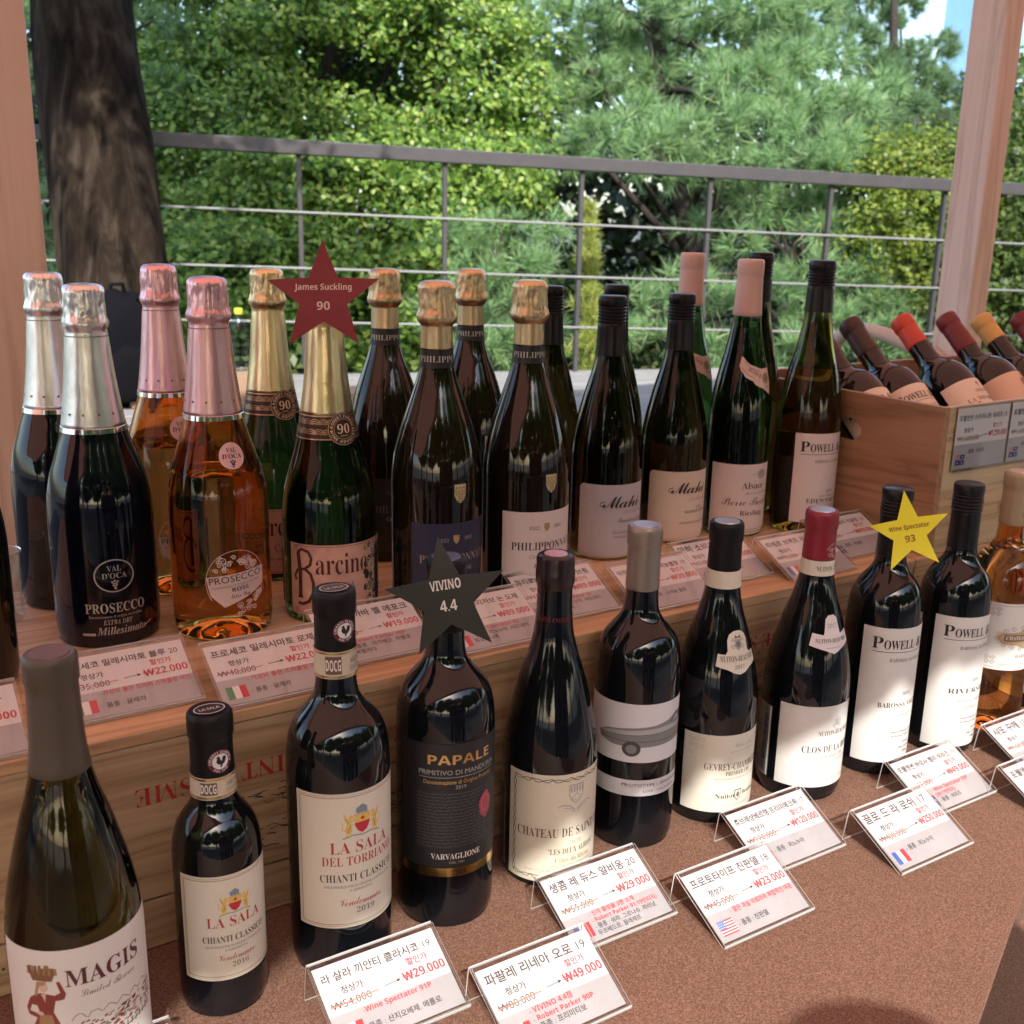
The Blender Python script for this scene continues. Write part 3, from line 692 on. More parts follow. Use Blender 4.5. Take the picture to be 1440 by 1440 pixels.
# open crate with the lying bottles
OX0, OX1, OY0, OY1, OZ0, OZ1 = 1.071, 1.665, YC, YC + .335, SZ + .001, SZ + .177
oc = empty('open_wine_crate', (OX0, OY0, OZ0), 'open wooden crate with a hand hole holding bottles laid on their backs', 'crate')
FRONTW = wood('open_crate_front', (.36, .25, .13), (.52, .40, .24), (.60, .48, .31), (1.1, 12, 12), .55, 11, .15)
SIDEW = wood('open_crate_side', (.22, .115, .06), (.33, .185, .10), (.40, .24, .135), (14, 1.0, 14), .55, 12, .15)
WX, WY, H_ = OX1 - OX0, OY1 - OY0, OZ1 - OZ0
b = MB(); b.box(.0095, 0, 0, WX - .0095, .009, H_); b.build('front_panel', FRONTW, oc, bevel=.0012)
b = MB(); b.box(.0095, WY - .009, 0, WX - .0095, WY, H_); b.build('back_panel', SIDEW, oc, bevel=.0012)
b = MB(); b.box(.0095, .0095, .001, WX - .0095, WY - .0095, .010); b.build('floor_panel', SIDEW, oc)
for k, xx in enumerate((0, WX - .009)):
    b = MB(); ya, yb, za, zb = .115, .218, .115, .143
    hole = [(ya, (za + zb) / 2 - .004), (ya + .012, za), (yb - .012, za), (yb, (za + zb) / 2 - .004), (yb, (za + zb) / 2 + .004), (yb - .012, zb), (ya + .012, zb), (ya, (za + zb) / 2 + .004)]
    q = lambda a, c, h: (xx + h, a, c)
    b.prism([(0, 0), (WY, 0), (WY, za), (0, za)], 0, .009, q); b.prism([(0, zb), (WY, zb), (WY, H_), (0, H_)], 0, .009, q)
    b.prism([(0, za), (ya + .012, za), (ya, hole[0][1]), (ya, hole[7][1]), (ya + .012, zb), (0, zb)], 0, .009, q)
    b.prism([(WY, za), (WY, zb), (yb - .012, zb), hole[4], hole[3], (yb - .012, za)], 0, .009, q)
    b.build('side_panel', SIDEW, oc, fixn=True)
A = Art(); KN = mat('wood_knot', (.09, .05, .03), .7)
A.ell(.135, .045, .006, .005, KN, 1); A.ring(.135, .045, .009, .0075, .001, mat('wood_knot_ring', (.28, .18, .09), .7))
A.ell(.006 + .009, .14, .0012, .0012, KN); A.ell(.015, .04, .0012, .0012, KN)
A.build('knot', lambda s, t, h: (s, -h, t), oc)

# ================================================================== BOTTLES
def opaque_glass(name, col, rough=.035):
    m = mat(name, col, rough, spec=.55, ior=1.52); return m
def clear_glass(name, col, rough=.0):
    return mat(name, col, rough, trans=1, ior=1.46)
G_RED = opaque_glass('glass_red_wine', (.0045, .0055, .0075)); G_GREENK = opaque_glass('glass_deep_green', (.006, .009, .006)); G_BLUEK = opaque_glass('glass_blue_black', (.003, .004, .010))
G_BROWNK = opaque_glass('glass_brown_black', (.010, .007, .003)); G_OLIVE = clear_glass('glass_olive', (.13, .14, .018)); G_ROSE = clear_glass('glass_rose_wine', (.66, .31, .08))
G_GREEN = clear_glass('glass_green', (.045, .12, .025)); G_RIES = clear_glass('glass_riesling_green', (.07, .22, .05)); G_YOLIVE = clear_glass('glass_yellow_olive', (.24, .23, .03))
G_AMBER = clear_glass('glass_amber_wine', (.88, .50, .17)); G_DOLIVE = clear_glass('glass_dark_olive', (.10, .075, .018))
def foilmat(name, col, rough=.3, metal=1., b=.12): return mat(name, col, rough, metal, var=.06, vs_=60, bump=b, bs=120, stretch=(1, 1, .5))
F_SILVER = foilmat('foil_silver', (.86, .84, .82), .30); F_PINK = foilmat('foil_pink', (.86, .53, .57), .32); F_GOLD = foilmat('foil_gold', (.85, .69, .40), .28); F_BRONZE = foilmat('foil_bronze', (.70, .53, .31), .33)
F_BRIGHT = mat('foil_bright_band', (.85, .84, .82), .12, 1); C_BLACK = mat('capsule_black', (.010, .010, .011), .42, spec=.22, var=.1, vs_=90, bump=.06, bs=200); C_DARKBAND = mat('band_black', (.012, .011, .012), .35)
C_OLIVE = mat('capsule_olive', (.085, .07, .05), .42, bump=.05, bs=160); C_TAUPE = mat('capsule_taupe', (.30, .26, .22), .34, metal=.45); C_RED = mat('capsule_red', (.24, .018, .035), .34, bump=.05, bs=160); C_BEIGE = mat('capsule_beige', (.40, .30, .19), .38, metal=.2)
C_PINK = mat('capsule_pale_pink', (.66, .47, .42), .42, bump=.04, bs=120); C_SCREW = mat('screwcap_black', (.011, .011, .013), .28, spec=.3); C_WAX = mat('wax_black', (.022, .012, .014), .25, bump=.15, bs=70)
C_SCARLET = mat('capsule_scarlet', (.62, .07, .03), .38); C_DRED = mat('capsule_dark_red', (.17, .018, .02), .4); C_YEL = mat('capsule_yellow', (.66, .40, .12), .4); C_BROWNK = mat('capsule_brown_black', (.045, .025, .018), .38)
DISC_S = mat('cap_disc_silver', (.55, .56, .55), .3, metal=.7); DISC_M = mat('cap_disc_maroon', (.30, .12, .14), .4)
PROF = {
 'champ': (.318, .044, [(.004, .0415), (.010, .0437), (.02, .044), (.128, .044), (.15, .0422), (.18, .0352), (.209, .0255), (.228, .0190), (.241, .0158), (.2555, .0147), (.29, .0140), (.314, .0138)]),
 'valdoca': (.3144, .0455, [(.004, .0435), (.010, .0450), (.02, .0455), (.105, .0455), (.128, .0445), (.1456, .0415), (.168, .0345), (.1913, .0272), (.2114, .0238), (.244, .0198), (.266, .0177), (.276, .0165), (.285, .0148), (.311, .0140)]),
 'barc': (.318, .0455, [(.004, .0435), (.010, .0450), (.02, .0455), (.09, .0455), (.118, .0435), (.14, .0385), (.16, .0322), (.178, .0278), (.2, .0238), (.235, .0192), (.271, .0165), (.284, .0150), (.314, .0140)]),
 'burg': (.295, .0415, [(.003, .0385), (.009, .0410), (.02, .0415), (.11, .0415), (.128, .0406), (.15, .0372), (.17, .0325), (.191, .0268), (.21, .0209), (.228, .0170), (.248, .0153), (.272, .0147), (.293, .0143)]),
 'bord': (.302, .0385, [(.003, .0360), (.009, .0381), (.02, .0385), (.16, .0385), (.176, .0380), (.19, .0360), (.20, .0322), (.209, .0258), (.216, .0200), (.224, .0162), (.236, .0150), (.28, .0143), (.300, .0142)]),
 'half': (.2286, .0316, [(.003, .0295), (.009, .0313), (.02, .0316), (.118, .0316), (.130, .0308), (.141, .0285), (.150, .0240), (.157, .0188), (.164, .0158), (.172, .0148), (.21, .0142), (.227, .0142)]),
 'als': (.334, .038, [(.003, .0355), (.009, .0377), (.02, .038), (.10, .038), (.14, .0377), (.165, .0360), (.185, .0330), (.205, .0288), (.232, .0222), (.268, .0168), (.30, .0152), (.332, .0146)]),
}
class Bot: pass
def bottle(x, y, z, kind, H, R, glass, label, group, name='wine_bottle', cat='wine bottle', fill=None, tilt=None, turn=0):
    o = Bot(); o.H = H; o.R = R
    h0, R0, pr = PROF[kind]; rn = pr[-1][1]; k = H / h0
    zs = [a * k for a, _ in pr]; rs = [rn + (r - rn) * (R - rn) / (R0 - rn) for _, r in pr]
    Z, Q = pchip(zs, rs, 70); o.Z, o.Q = Z, Q
    o.rad = lambda t: float(np.interp(t, Z, Q))
    o.root = empty(name, (x, y, z), label, cat, group, rot=((-(pi / 2 - tilt)) if tilt is not None else 0, 0, turn))
    b = MB()
    p = [(0, .014), (R * .25, .0125), (R * .55, .006), (R * .78, .0006), (R * .86, 0), (rs[0], .0012)] + [(q, t) for t, q in zip(Z, Q)] + [(rn * .9, H - .0012), (0, H - .001)]
    b.lathe(p, 72)
    if fill and MATS and glass.node_tree.nodes['Principled BSDF'].inputs['Transmission Weight'].default_value > .5:
        zt = np.linspace(fill, H - .034, 26); ip = [(0, fill), (o.rad(fill) - .0045, fill + .0004)] + [(o.rad(t) - .0034, t) for t in zt[1:]] + [(0, H - .0335)]
        b.lathe(ip, 72, flip=True)
    b.build('glass_body', glass, o.root, smooth=50)
    return o
def wrap(o, A, name, phi=0., t0=None, extra=0., rfn=None):
    rf = rfn or o.rad; a0 = R_(phi)
    def fn(s, t, h):
        rm = rf(t0) if t0 is not None else rf(t)
        a = a0 + s / rm; r = rf(t) + h + extra; return (r * sin(a), -r * cos(a), t)
    return A.build(name, fn, o.root)
def still_cap(o, zb, m, lip=.0011, disc=None, name='capsule', extra=.0006, text=None):
    H = o.H; b = MB(); e = extra
    p = [(o.rad(zb) + e * .4, zb)] + [(o.rad(t) + e, t) for t in np.linspace(zb + .0005, H - .019, 12)]
    rt_ = o.rad(H - .01) + e
    p += [(rt_ + lip * .5, H - .0178), (rt_ + lip, H - .0165), (rt_ + lip, H - .0045), (rt_ + lip * .7, H - .0015), (rt_ - .0006, H + .0002), (rt_ - .0022, H + .0004), (rt_ - .003, H), (0, H)]
    b.lathe(p, 64); b.build(name, m, o.root, smooth=40)
    o.rcap = lambda t: o.rad(t) + e
    if disc:
        b = MB(); b.lathe([(rt_ - .0032, H + .0001), (rt_ - .0035, H + .0007), (0, H + .0007)], 40); b.build('cap_disc', disc, o.root, smooth=30)
def screw_cap(o, zb, m=C_SCREW):
    H = o.H; b = MB(); r0_ = o.rad(H - .02)
    p = [(o.rad(zb) + .0003, zb)] + [(o.rad(t) + .0007, t) for t in np.linspace(zb + .0004, H - .032, 12)]
    rc = max(o.rad(H - .03), .0148) + .0007
    for zz in (.0300, .0262, .0225, .0188, .0150):
        p += [(rc - .0007, H - zz), (rc + .0003, H - zz + .0009), (rc + .0004, H - zz + .0022), (rc - .0006, H - zz + .0031)]
    p += [(rc + .0002, H - .0105), (rc + .0004, H - .0030), (rc - .0004, H - .0008), (rc - .0016, H), (0, H)]
    b.lathe(p, 64); b.build('screw_cap', m, o.root, smooth=35)
    o.rcap = lambda t: o.rad(t) + .0007
def hood(o, zb, m, seed=0, band=None, dots=False):
    H = o.H; b = MB(); sd = Vector((seed * 3.7, seed * 1.9, 0))
    def cr(a, z, r):
        k = min(1, max(0, (z - (H - .0395)) / .006)); nz = noise.noise(Vector((cos(a) * 5, sin(a) * 5, z * 190)) + sd); n2 = noise.noise(Vector((cos(a) * 9, sin(a) * 9, z * 60)) + sd)
        n3 = abs(noise.noise(Vector((cos(a) * 3.2, sin(a) * 3.2, z * 45)) - sd))
        n4 = noise.noise(Vector((cos(a) * 11, sin(a) * 11, z * 25 + sd.x)))
        return (.00045 * nz + .0006 * n2 - .0015 * n3 + .0006 * n4) * k + .00022 * noise.noise(Vector((cos(a) * 3, sin(a) * 3, z * 12)) + sd) * (1 - k)
    p = [(o.rad(zb) + .0002, zb)] + [(o.rad(t) + .0006, t) for t in np.linspace(zb + .0004, H - .041, 30)]
    p += [(.0172, H - .0385), (.0186, H - .0365), (.0193, H - .0340), (.0192, H - .0315), (.0183, H - .029), (.0177, H - .0265)]
    p += [(.0175 - .00004 * q, H - .0245 + q * .0018) for q in range(9)]
    p += [(.0173, H - .0075), (.0172, H - .0055), (.0163, H - .0030), (.0145, H - .0012), (.011, H - .0002), (.006, H + .0004), (0, H + .0005)]
    b.lathe(p, 96, disp=cr); b.build('foil_hood', m, o.root, smooth=60)
    if band:
        b = MB(); b.lathe([(o.rad(zb - .0045) + .0004, zb - .0045), (o.rad(zb - .0045) + .0009, zb - .0043), (o.rad(zb) + .0010, zb - .0002), (o.rad(zb) + .0004, zb + .0002)], 72); b.build('foil_band', band, o.root, smooth=40)
    if dots:
        A = Art(); r = o.rad(H - .043)
        for k in range(46):
            s = (k / 46 - .5) * 2 * pi * r; A.ell(s, H - .0435, .0006, .0006, INK, 2, 7)
        wrap(o, A, 'perforation', extra=.0006)
        for k in range(-3, 4): A = Art(); A.ell(k * .0125, zb + .012, .0011, .0011, mat('foil_pinhole', (.25, .2, .2), .4), 2, 8); wrap(o, A, 'foil_hole', extra=.0006)
ROOST = [(-.1, -.85), (-.05, -.45), (-.38, -.35), (-.62, 0), (-.55, .32), (-.42, .5), (-.68, .55), (-.5, .7), (-.35, .88), (-.15, .8), (-.1, .5), (.05, .2), (.2, .12), (.22, .5), (.42, .78), (.75, .72), (.82, .4), (.7, 0), (.5, -.32), (.2, -.5), (.12, -.85)]
def shield(A, s, t, w_, h_, m, ly=1):
    A.poly([(s - w_ / 2, t + h_ / 2), (s + w_ / 2, t + h_ / 2), (s + w_ / 2, t - h_ * .05), (s + w_ * .3, t - h_ * .35), (s, t - h_ / 2), (s - w_ * .3, t - h_ * .35), (s - w_ / 2, t - h_ * .05)], m, ly)
def scroll(A, s, t, r, m, w_=.0005, sg=1, ly=1, turns=1.6):
    A.line([(s + sg * r * (1 - q / 26) * cos(q / 26 * turns * 2 * pi), t + r * (1 - q / 26) * sin(q / 26 * turns * 2 * pi)) for q in range(25)], w_, m, ly)
def arms(A, s, t, k):                                     # crest with two winged beasts
    yl = mat('ink_yellow', (.72, .50, .12), .6); bl = mat('ink_steel_blue', (.22, .27, .34), .6); rd = mat('ink_crimson', (.50, .03, .05), .6)
    shield(A, s, t, .0095 * k, .0125 * k, rd, 2); A.rect(s - .00475 * k, t + .001 * k, s + .00475 * k, t + .006 * k, yl, 3); A.ell(s, t + .0035 * k, .0012 * k, .0012 * k, rd, 4, 8)
    A.poly([(s - .0035 * k, t + .0068 * k), (s - .004 * k, t + .010 * k), (s, t + .0125 * k), (s + .003 * k, t + .0105 * k), (s + .0035 * k, t + .0068 * k)], bl, 2)
    for g in (-1, 1):                                     # rampant beasts: body, head, raised paws, wing, tail
        Q = lambda pts: [(s + g * a * k, t + c * k) for a, c in pts]
        A.poly(Q([(.0062, -.0035), (.0072, .0005), (.0066, .0030), (.0078, .0042), (.0092, .0030), (.0098, -.0005), (.0106, -.0040), (.0090, -.0058), (.0074, -.0055)]), yl, 2)
        A.ell(s + g * .0070 * k, t + .0052 * k, .0013 * k, .0014 * k, yl, 2, 9)
        A.line(Q([(.0068, .002), (.0056, .0032), (.0054, .0044)]), .0009 * k, yl, 2); A.line(Q([(.0068, .000), (.0054, -.0002)]), .0008 * k, yl, 2)
        for w0 in (0, .0011, .0022): A.line(Q([(.0086, .001 + w0), (.0104, .0040 + w0), (.0112, .0078 - w0 * .6)]), .0007 * k, yl, 3)
        A.line(Q([(.0100, -.0035), (.0122, -.0025), (.0118, .0005), (.0128, .0020)]), .0006 * k, yl, 2); A.line(Q([(.0074, -.0055), (.0068, -.0078)]), .0009 * k, yl, 2); A.line(Q([(.0095, -.0055), (.0100, -.0078)]), .0009 * k, yl, 2)
        A.line(Q([(.0072, .0005), (.0080, -.002), (.0088, -.005)]), .00035 * k, GREY, 4); A.line(Q([(.0086, .001), (.0104, .0045)]), .0003 * k, GREY, 4)
    A.line([(s - .012 * k, t - .0085 * k), (s - .006 * k, t - .0068 * k), (s, t - .0075 * k), (s + .006 * k, t - .0068 * k), (s + .012 * k, t - .0085 * k)], .0008 * k, bl, 2)
def chianti_neck(o, t_r, t0, t1):
    A = Art(); r = .0088; mg = mat('ink_magenta_dark', (.13, .012, .035), .5)
    A.ell(0, t_r, r, r, mg, 0); A.ell(0, t_r, r * .66, r * .66, WHITE, 1); A.poly([(a * r * .56, t_r + c * r * .56) for a, c in ROOST], INK, 2, .004)
    A.arc('CHIANTI CLASSICO', 0, t_r, r * .73, r * .19, WHITE, 90); A.arc('DAL 1716', 0, t_r, r * .73, r * .17, WHITE, 270, inside=True)
    wrap(o, A, 'seal_sticker', 6, rfn=o.rcap, extra=.0001)
    A = Art(); hh = t1 - t0
    A.rect(-.046, t0, .046, t1, mat('strip_cream', (.60, .54, .42), .6)); A.rect(-.046, t1 - .0022, .046, t1 - .0006, GOLD, 1); A.rect(-.046, t0 + .0006, .046, t0 + .0022, GOLD, 1)
    A.rect(-.0145, t0 + .0035, -.003, t1 - .0035, mat('strip_brown', (.16, .09, .07), .6), 1); A.text('DOCG', -.0088, t0 + hh * .30, hh * .40, WHITE, 'bold', width=.0105)
    A.text('AABC 04812', .0105, t0 + hh * .52, hh * .2, GREY, width=.014); A.text('STATO ITALIA', .0105, t0 + hh * .26, hh * .16, GREY, width=.014)
    wrap(o, A, 'tax_strip', 4, rfn=o.rcap, extra=.0003)

# ---------------- front row on the table
FR_ = 'wine bottles standing on the brown cloth'
def fb(i, *a, **k): return bottle(*a, **k)
# 1 pale green chardonnay
o = bottle(.0921, .6565, TZ, 'burg', .3051, .0415, G_OLIVE, 'pale olive bottle at the left end, white label with a woman carrying a basket', FR_, fill=.235)
still_cap(o, .2300, C_OLIVE, disc=mat('cap_disc_brown', (.13, .07, .055), .35))
A = Art(); A.rect(-.060, .020, .060, .1285, PAPER)
wn = mat('ink_basket_brown', (.20, .10, .05), .6); dr = mat('ink_dress_maroon', (.22, .045, .035), .6); ap = mat('ink_apron', (.33, .20, .09), .6); sk = mat('ink_skin', (.62, .45, .36), .6)
s0 = -.0285
def PL(pts, m, ly): A.poly([(s0 + a, c) for a, c in pts], m, ly)
PL([(-.0085, .1135), (-.0062, .1075), (.0062, .1075), (.0085, .1135)], wn, 1)
for q in range(16):
    aa = -.009 + .018 * q / 15; A.line([(s0 + aa, .112), (s0 + aa + random.uniform(-.0015, .0015), .1165 + random.uniform(0, .003))], .0016, wn if q % 3 else ap, 2)
A.ell(s0 + .0005, .1035, .0030, .0038, sk, 2); A.poly([(s0 - .0035, .107), (s0 + .003, .1075), (s0 + .0015, .105), (s0 - .002, .104), (s0 - .004, .096), (s0 - .0055, .098)], mat('ink_hair', (.40, .27, .15), .6), 3)
PL([(-.0052, .0975), (-.001, .099), (.002, .0985), (.0072, .0975), (.0105, .0995), (.0085, .107), (.0105, .1075), (.0138, .0985), (.0125, .0945), (.0072, .0935), (.0055, .0855), (-.0035, .0855), (-.0048, .0895), (-.0085, .0895), (-.0105, .0845), (-.006, .084), (-.0035, .082), (-.0055, .0805), (-.0115, .0815), (-.0128, .0865), (-.0092, .0945)], dr, 1)
PL([(-.0035, .0855), (.0055, .0855), (.0125, .068), (.0145, .024), (-.0125, .024), (-.0105, .07), (-.0055, .0805)], dr, 1); PL([(-.0035, .0835), (.0045, .0835), (.0072, .066), (.002, .060), (-.0065, .064)], ap, 2)
PL([(-.0015, .0985), (.0018, .0985), (.001, .0925)], sk, 2); A.ell(s0 - .0028, .0842, .0022, .0014, sk, 3)
A.text('MAGIS', .0098, .1030, .0118, mat('ink_magis', (.10, .02, .03), .6), 'serif', width=.049); A.text('Limited Reserve', .0115, .0945, .0052, GREY, 'script', width=.036, off=-.008)
rr = random.Random(3)
A.line([(-.013 + q * .0016, .078 + .004 * abs(sin(q * .55)) + rr.uniform(0, .0012)) for q in range(36)], .0005, GREY, 1)
for q in range(170):
    s = rr.uniform(-.012, .045); t = .060 + rr.uniform(0, .016) + (s + .012) * .03; A.line([(s, t), (s + .0022, t + rr.uniform(0, .0012))], rr.uniform(.0006, .0012), rr.choice([mat('ink_vine_rust', (.26, .07, .035), .6), mat('ink_vine_dark', (.07, .04, .03), .6), dr]), 2)
for q in range(16): A.line([(-.012 + q * .0036, .059 + rr.uniform(-.0005, .0005)), (-.0115 + q * .0036, .063)], .0006, INK, 3)
A.line([(-.013, .0585), (.045, .0605)], .0007, INK, 1)
A.text('CHARDONNAY', .013, .0495, .0042, INK, '', width=.034); A.text('MAIPO - CHILE', .013, .0435, .0030, GREY, '', width=.021); A.text('2021', .013, .0385, .0030, GREY)
wrap(o, A, 'label', 0)
# 2 small chianti
def chianti(o, s_, t0, t1, big):
    A = Art(); A.rect(-s_, t0, s_, t1, IVORY); e = .0032; A.frame(-s_ + e, t0 + e, s_ - e, t1 - e, .0006, mat('ink_bronze_line', (.35, .22, .12), .5)); A.frame(-s_ + e * .55, t0 + e * .55, s_ - e * .55, t1 - e * .55, .0003, mat('ink_bronze_line', (.35, .22, .12), .5))
    return A
o = bottle(.196, .6926, TZ, 'half', .2286, .0316, G_RED, 'small half-size dark bottle with cream label, black capsule and rooster seal', FR_)
still_cap(o, .1835, C_BLACK); chianti_neck(o, .1955, .1675, .1838)
A = Art(); A.ell(0, 0, .0105, .0078, mat('cap_top_oval', (.02, .02, .022), .3), 0); A.ring(0, 0, .0105, .0078, .0006, WHITE); A.text('LA SALA', 0, -.002, .0036, WHITE, '', width=.014); A.build('cap_print', lambda s, t, h: (s, t, o.H + .0005 + h), o.root)
A = chianti(o, .0385, .0330, .1170, 0); arms(A, .0015, .0935, .95)
A.text('LA SALA', .0012, .0762, .0082, mat('ink_lasala_red', (.42, .04, .05), .6), 'serif', width=.040, off=-.008); A.text('CHIANTI CLASSICO', .0012, .0640, .0052, INK, 'serif', width=.047, off=-.008)
A.text('DENOMINAZIONE DI ORIGINE CONTROLLATA', .0012, .0597, .0019, GREY, '', width=.044); A.text('E GARANTITA', .0012, .0565, .0018, GREY, ''); A.text('Vendemmia', .0015, .0490, .0058, mat('ink_lasala_red', (.42, .04, .05), .6), 'script', width=.027, off=-.008); A.text('2016', .0035, .0430, .0040, GREY, 'serif', off=-.008)
wrap(o, A, 'label', 0)
# 3 big chianti
o = bottle(.291, .6934, TZ, 'bord', .3011, .039, G_RED, 'tall dark bottle with cream label, red lettering, rooster seal and black capsule', FR_)
still_cap(o, .2575, C_BLACK); chianti_neck(o, .2735, .2372, .2580)
A = Art(); A.ell(0, 0, .0105, .0078, mat('cap_top_oval', (.02, .02, .022), .3), 0); A.ring(0, 0, .0105, .0078, .0006, WHITE); A.text('LA SALA', 0, -.002, .0036, WHITE, '', width=.014); A.build('cap_print', lambda s, t, h: (s, t, o.H + .0005 + h), o.root)
A = chianti(o, .0485, .0460, .1575, 1); arms(A, .0030, .1315, 1.25)
LR = MATS['ink_lasala_red']
A.text('LA SALA', .0025, .1085, .0098, LR, 'serif', width=.048, off=-.008); A.text('DEL TORRIANO', .0022, .0985, .0076, LR, 'serif', width=.060, off=-.008); A.text('CHIANTI CLASSICO', .0015, .0850, .0065, INK, 'serif', width=.062, off=-.008)
A.text('DENOMINAZIONE DI ORIGINE CONTROLLATA', .0015, .0800, .0021, GREY, '', width=.056); A.text('E GARANTITA', .0015, .0765, .0020, GREY, ''); A.text('Vendemmia', .0015, .0645, .0070, LR, 'script', width=.034, off=-.008); A.text('2019', .0045, .0575, .0048, GREY, 'serif', off=-.008)
wrap(o, A, 'label', -2)
# 4 black label with gold
o = bottle(.3907, .7065, TZ, 'bord', .3066, .0403, G_RED, 'black-labelled bottle with gold band and red wax seal, wearing the black star', FR_)
still_cap(o, .2480, C_BLACK, disc=mat('cap_disc_sky', (.16, .19, .24), .25, metal=.5))  # top disc's blue-grey is the sky's reflection put into its colour
BL = mat('label_black', (.016, .016, .018), .5, bump=.08, bs=400)
A = Art(); A.rect(-.052, .0575, .052, .1665, BL); A.rect(-.052, .0495, .052, .0572, mat('label_gold_band', (.80, .55, .18), .22, metal=1)); A.text('1921', -.001, .0510, .0042, BL, 'serif', width=.013)
A.text('PAPALE', .0005, .1490, .0078, GOLD, 'bold', width=.054); SG = mat('ink_silver_grey', (.42, .41, .40), .5)
A.text('PRIMITIVO DI MANDURIA', 0, .1400, .0042, SG, '', width=.068); A.rect(-.034, .1375, .034, .1379, SG, 1); A.text('Denominazione di Origine Protetta', 0, .1320, .0036, GOLD, '', width=.060); A.text('2019', 0, .1275, .0032, SG)
for q in range(17): A.squiggle(-.036, .036, .1225 - q * .0029, .0016, mat('ink_faint_grey', (.15, .15, .155), .5), 2, .0010, 4, .0003)
wx = mat('wax_seal_red', (.36, .05, .08), .3); A.poly([(.0235 + .0072 * (1 + .12 * sin(q * 2.1)) * cos(q * .3), .107 + .0115 * (1 + .1 * sin(q * 1.7)) * sin(q * .3)) for q in range(21)], wx, 5); A.ring(.0235, .108, .0045, .007, .0008, mat('wax_seal_light', (.55, .14, .17), .3), 6)
A.text('VARVAGLIONE', -.003, .0655, .0050, WHITE, 'serif', width=.042); A.text('DAL 1921', -.003, .0613, .0022, SG)
wrap(o, A, 'label', -11)
# 5 cream label with rope border
o = bottle(.4967, .709, TZ, 'burg', .2924, .0415, G_RED, 'dark sloping bottle with cream label in a rope border and a wax top', FR_)
H = o.H; b = MB(); b.lathe([(o.rad(H - .028) + .0006, H - .028), (.0155, H - .026), (.0166, H - .0235), (.0166, H - .014), (.0160, H - .012), (.0162, H - .004), (.0155, H - .001), (.013, H + .0006), (.0105, H + .0008), (.0102, H), (0, H)], 64); b.build('wax_cap', C_WAX, o.root, smooth=40)
b = MB(); b.lathe([(.0100, H + .0002), (.0096, H + .0009), (0, H + .0011)], 40); b.build('cap_disc', mat('cap_disc_pink', (.52, .34, .38), .4, var=.25, vs_=300), o.root)
A = Art(); A.text('SAINT COSME - ALBION', 0, .2375, .0038, mat('ink_dull_red', (.20, .015, .02), .5), 'serif', width=.048); wrap(o, A, 'neck_print', 0)
A = Art(); A.rect(-.063, .0070, .063, .1100, CREAM); rp_ = INK
for (t, g) in ((.1045, 1), (.0125, -1)):
    for c in (0, 1): A.line([(-.057 + q * .0012, t + .0013 * sin(q * .42 + c * pi) + .0012 * (q % 14 < 3)) for q in range(96)], .0006, rp_, 1)
for s in (-.0565, .0565):
    for c in (0, 1): A.line([(s + .0013 * sin(q * .42 + c * pi), .0125 + q * .0012) for q in range(77)], .0006, rp_, 1)
shield(A, 0, .0905, .015, .0180, MGREY, 1); shield(A, 0, .0905, .0132, .0162, CREAM, 2)
for q in range(5): A.rect(-.006 + q * .0028, .0925, -.0046 + q * .0028, .0980, MGREY, 3)
A.line([(-.005, .087), (0, .091), (.005, .087), (0, .084)], .0006, MGREY, 3, True)
for g in (-1, 1): A.line([(g * .001, .0755), (g * .006, .080), (g * .0125, .0815), (g * .017, .0795)], .0009, MGREY, 2); A.line([(g * .001, .0735), (g * .006, .0775), (g * .012, .079)], .0006, MGREY, 2)
A.text('CHATEAU DE SAINT COSME', .001, .0510, .0085, BROWN, 'serif', width=.107, off=-.008); A.text('2020', 0, .0430, .0040, MGREY, 'serif', off=-.008); A.text('"LES DEUX ALBION"', 0, .0345, .0055, BROWN, 'serif', width=.048, off=-.008); A.text('Côtes du Rhône', 0, .0265, .0048, mat('ink_ochre', (.33, .25, .12), .6), 'serif', width=.036, off=-.008)
A.text('APPELLATION COTES DU RHONE CONTROLEE', 0, .0225, .0020, MGREY, '', width=.045); A.text('Grand Vin du Rhône - Mis en bouteille au domaine', -.01, .0180, .0024, MGREY, '', width=.07)
wrap(o, A, 'label', 0)
A = Art(); A.rect(-.012, .010, .012, .085, mat('label_black', (.016, .016, .018)), 0); A.frame(-.0118, .0102, .0118, .0848, .0006, WHITE); [A.squiggle(-.010, .010, .078 - q * .003, .0014, MGREY, 1) for q in range(20)]; wrap(o, A, 'back_label', -115)
# 6 white wrap-round label with a car
o = bottle(.5983, .7171, TZ, 'bord', .3022, .0391, G_RED, 'dark bottle with white wrap-round band showing a grey vintage car, taupe capsule', FR_)
still_cap(o, .2440, C_TAUPE, disc=mat('cap_disc_taupe', (.36, .29, .27), .3, metal=.5))
A = Art(); Cc = 2 * pi * .0391; WB = mat('paper_cool_white', (.70, .69, .73), .6); A.rect(-Cc * .49, .0895, Cc * .49, .1465, WB); A.rect(-Cc * .49, .0560, Cc * .49, .0720, WB)
c1 = mat('car_grey', (.22, .22, .225), .6); c2 = mat('car_light_grey', (.42, .42, .425), .6); c3 = mat('car_dark', (.06, .06, .062), .6)
A.poly([(-.060, .1140), (-.050, .1195), (-.030, .1230), (-.004, .1255), (.010, .1285), (.020, .1330), (.036, .1335), (.046, .1270), (.060, .1215), (.062, .1120), (.055, .1075), (.030, .1065), (-.020, .1045), (-.045, .1050), (-.058, .1085)], c1, 1)
A.poly([(-.058, .1145), (-.045, .1190), (-.020, .1215), (.010, .1235), (.056, .1200), (.058, .1170), (.01, .1185), (-.03, .1165)], c2, 2)
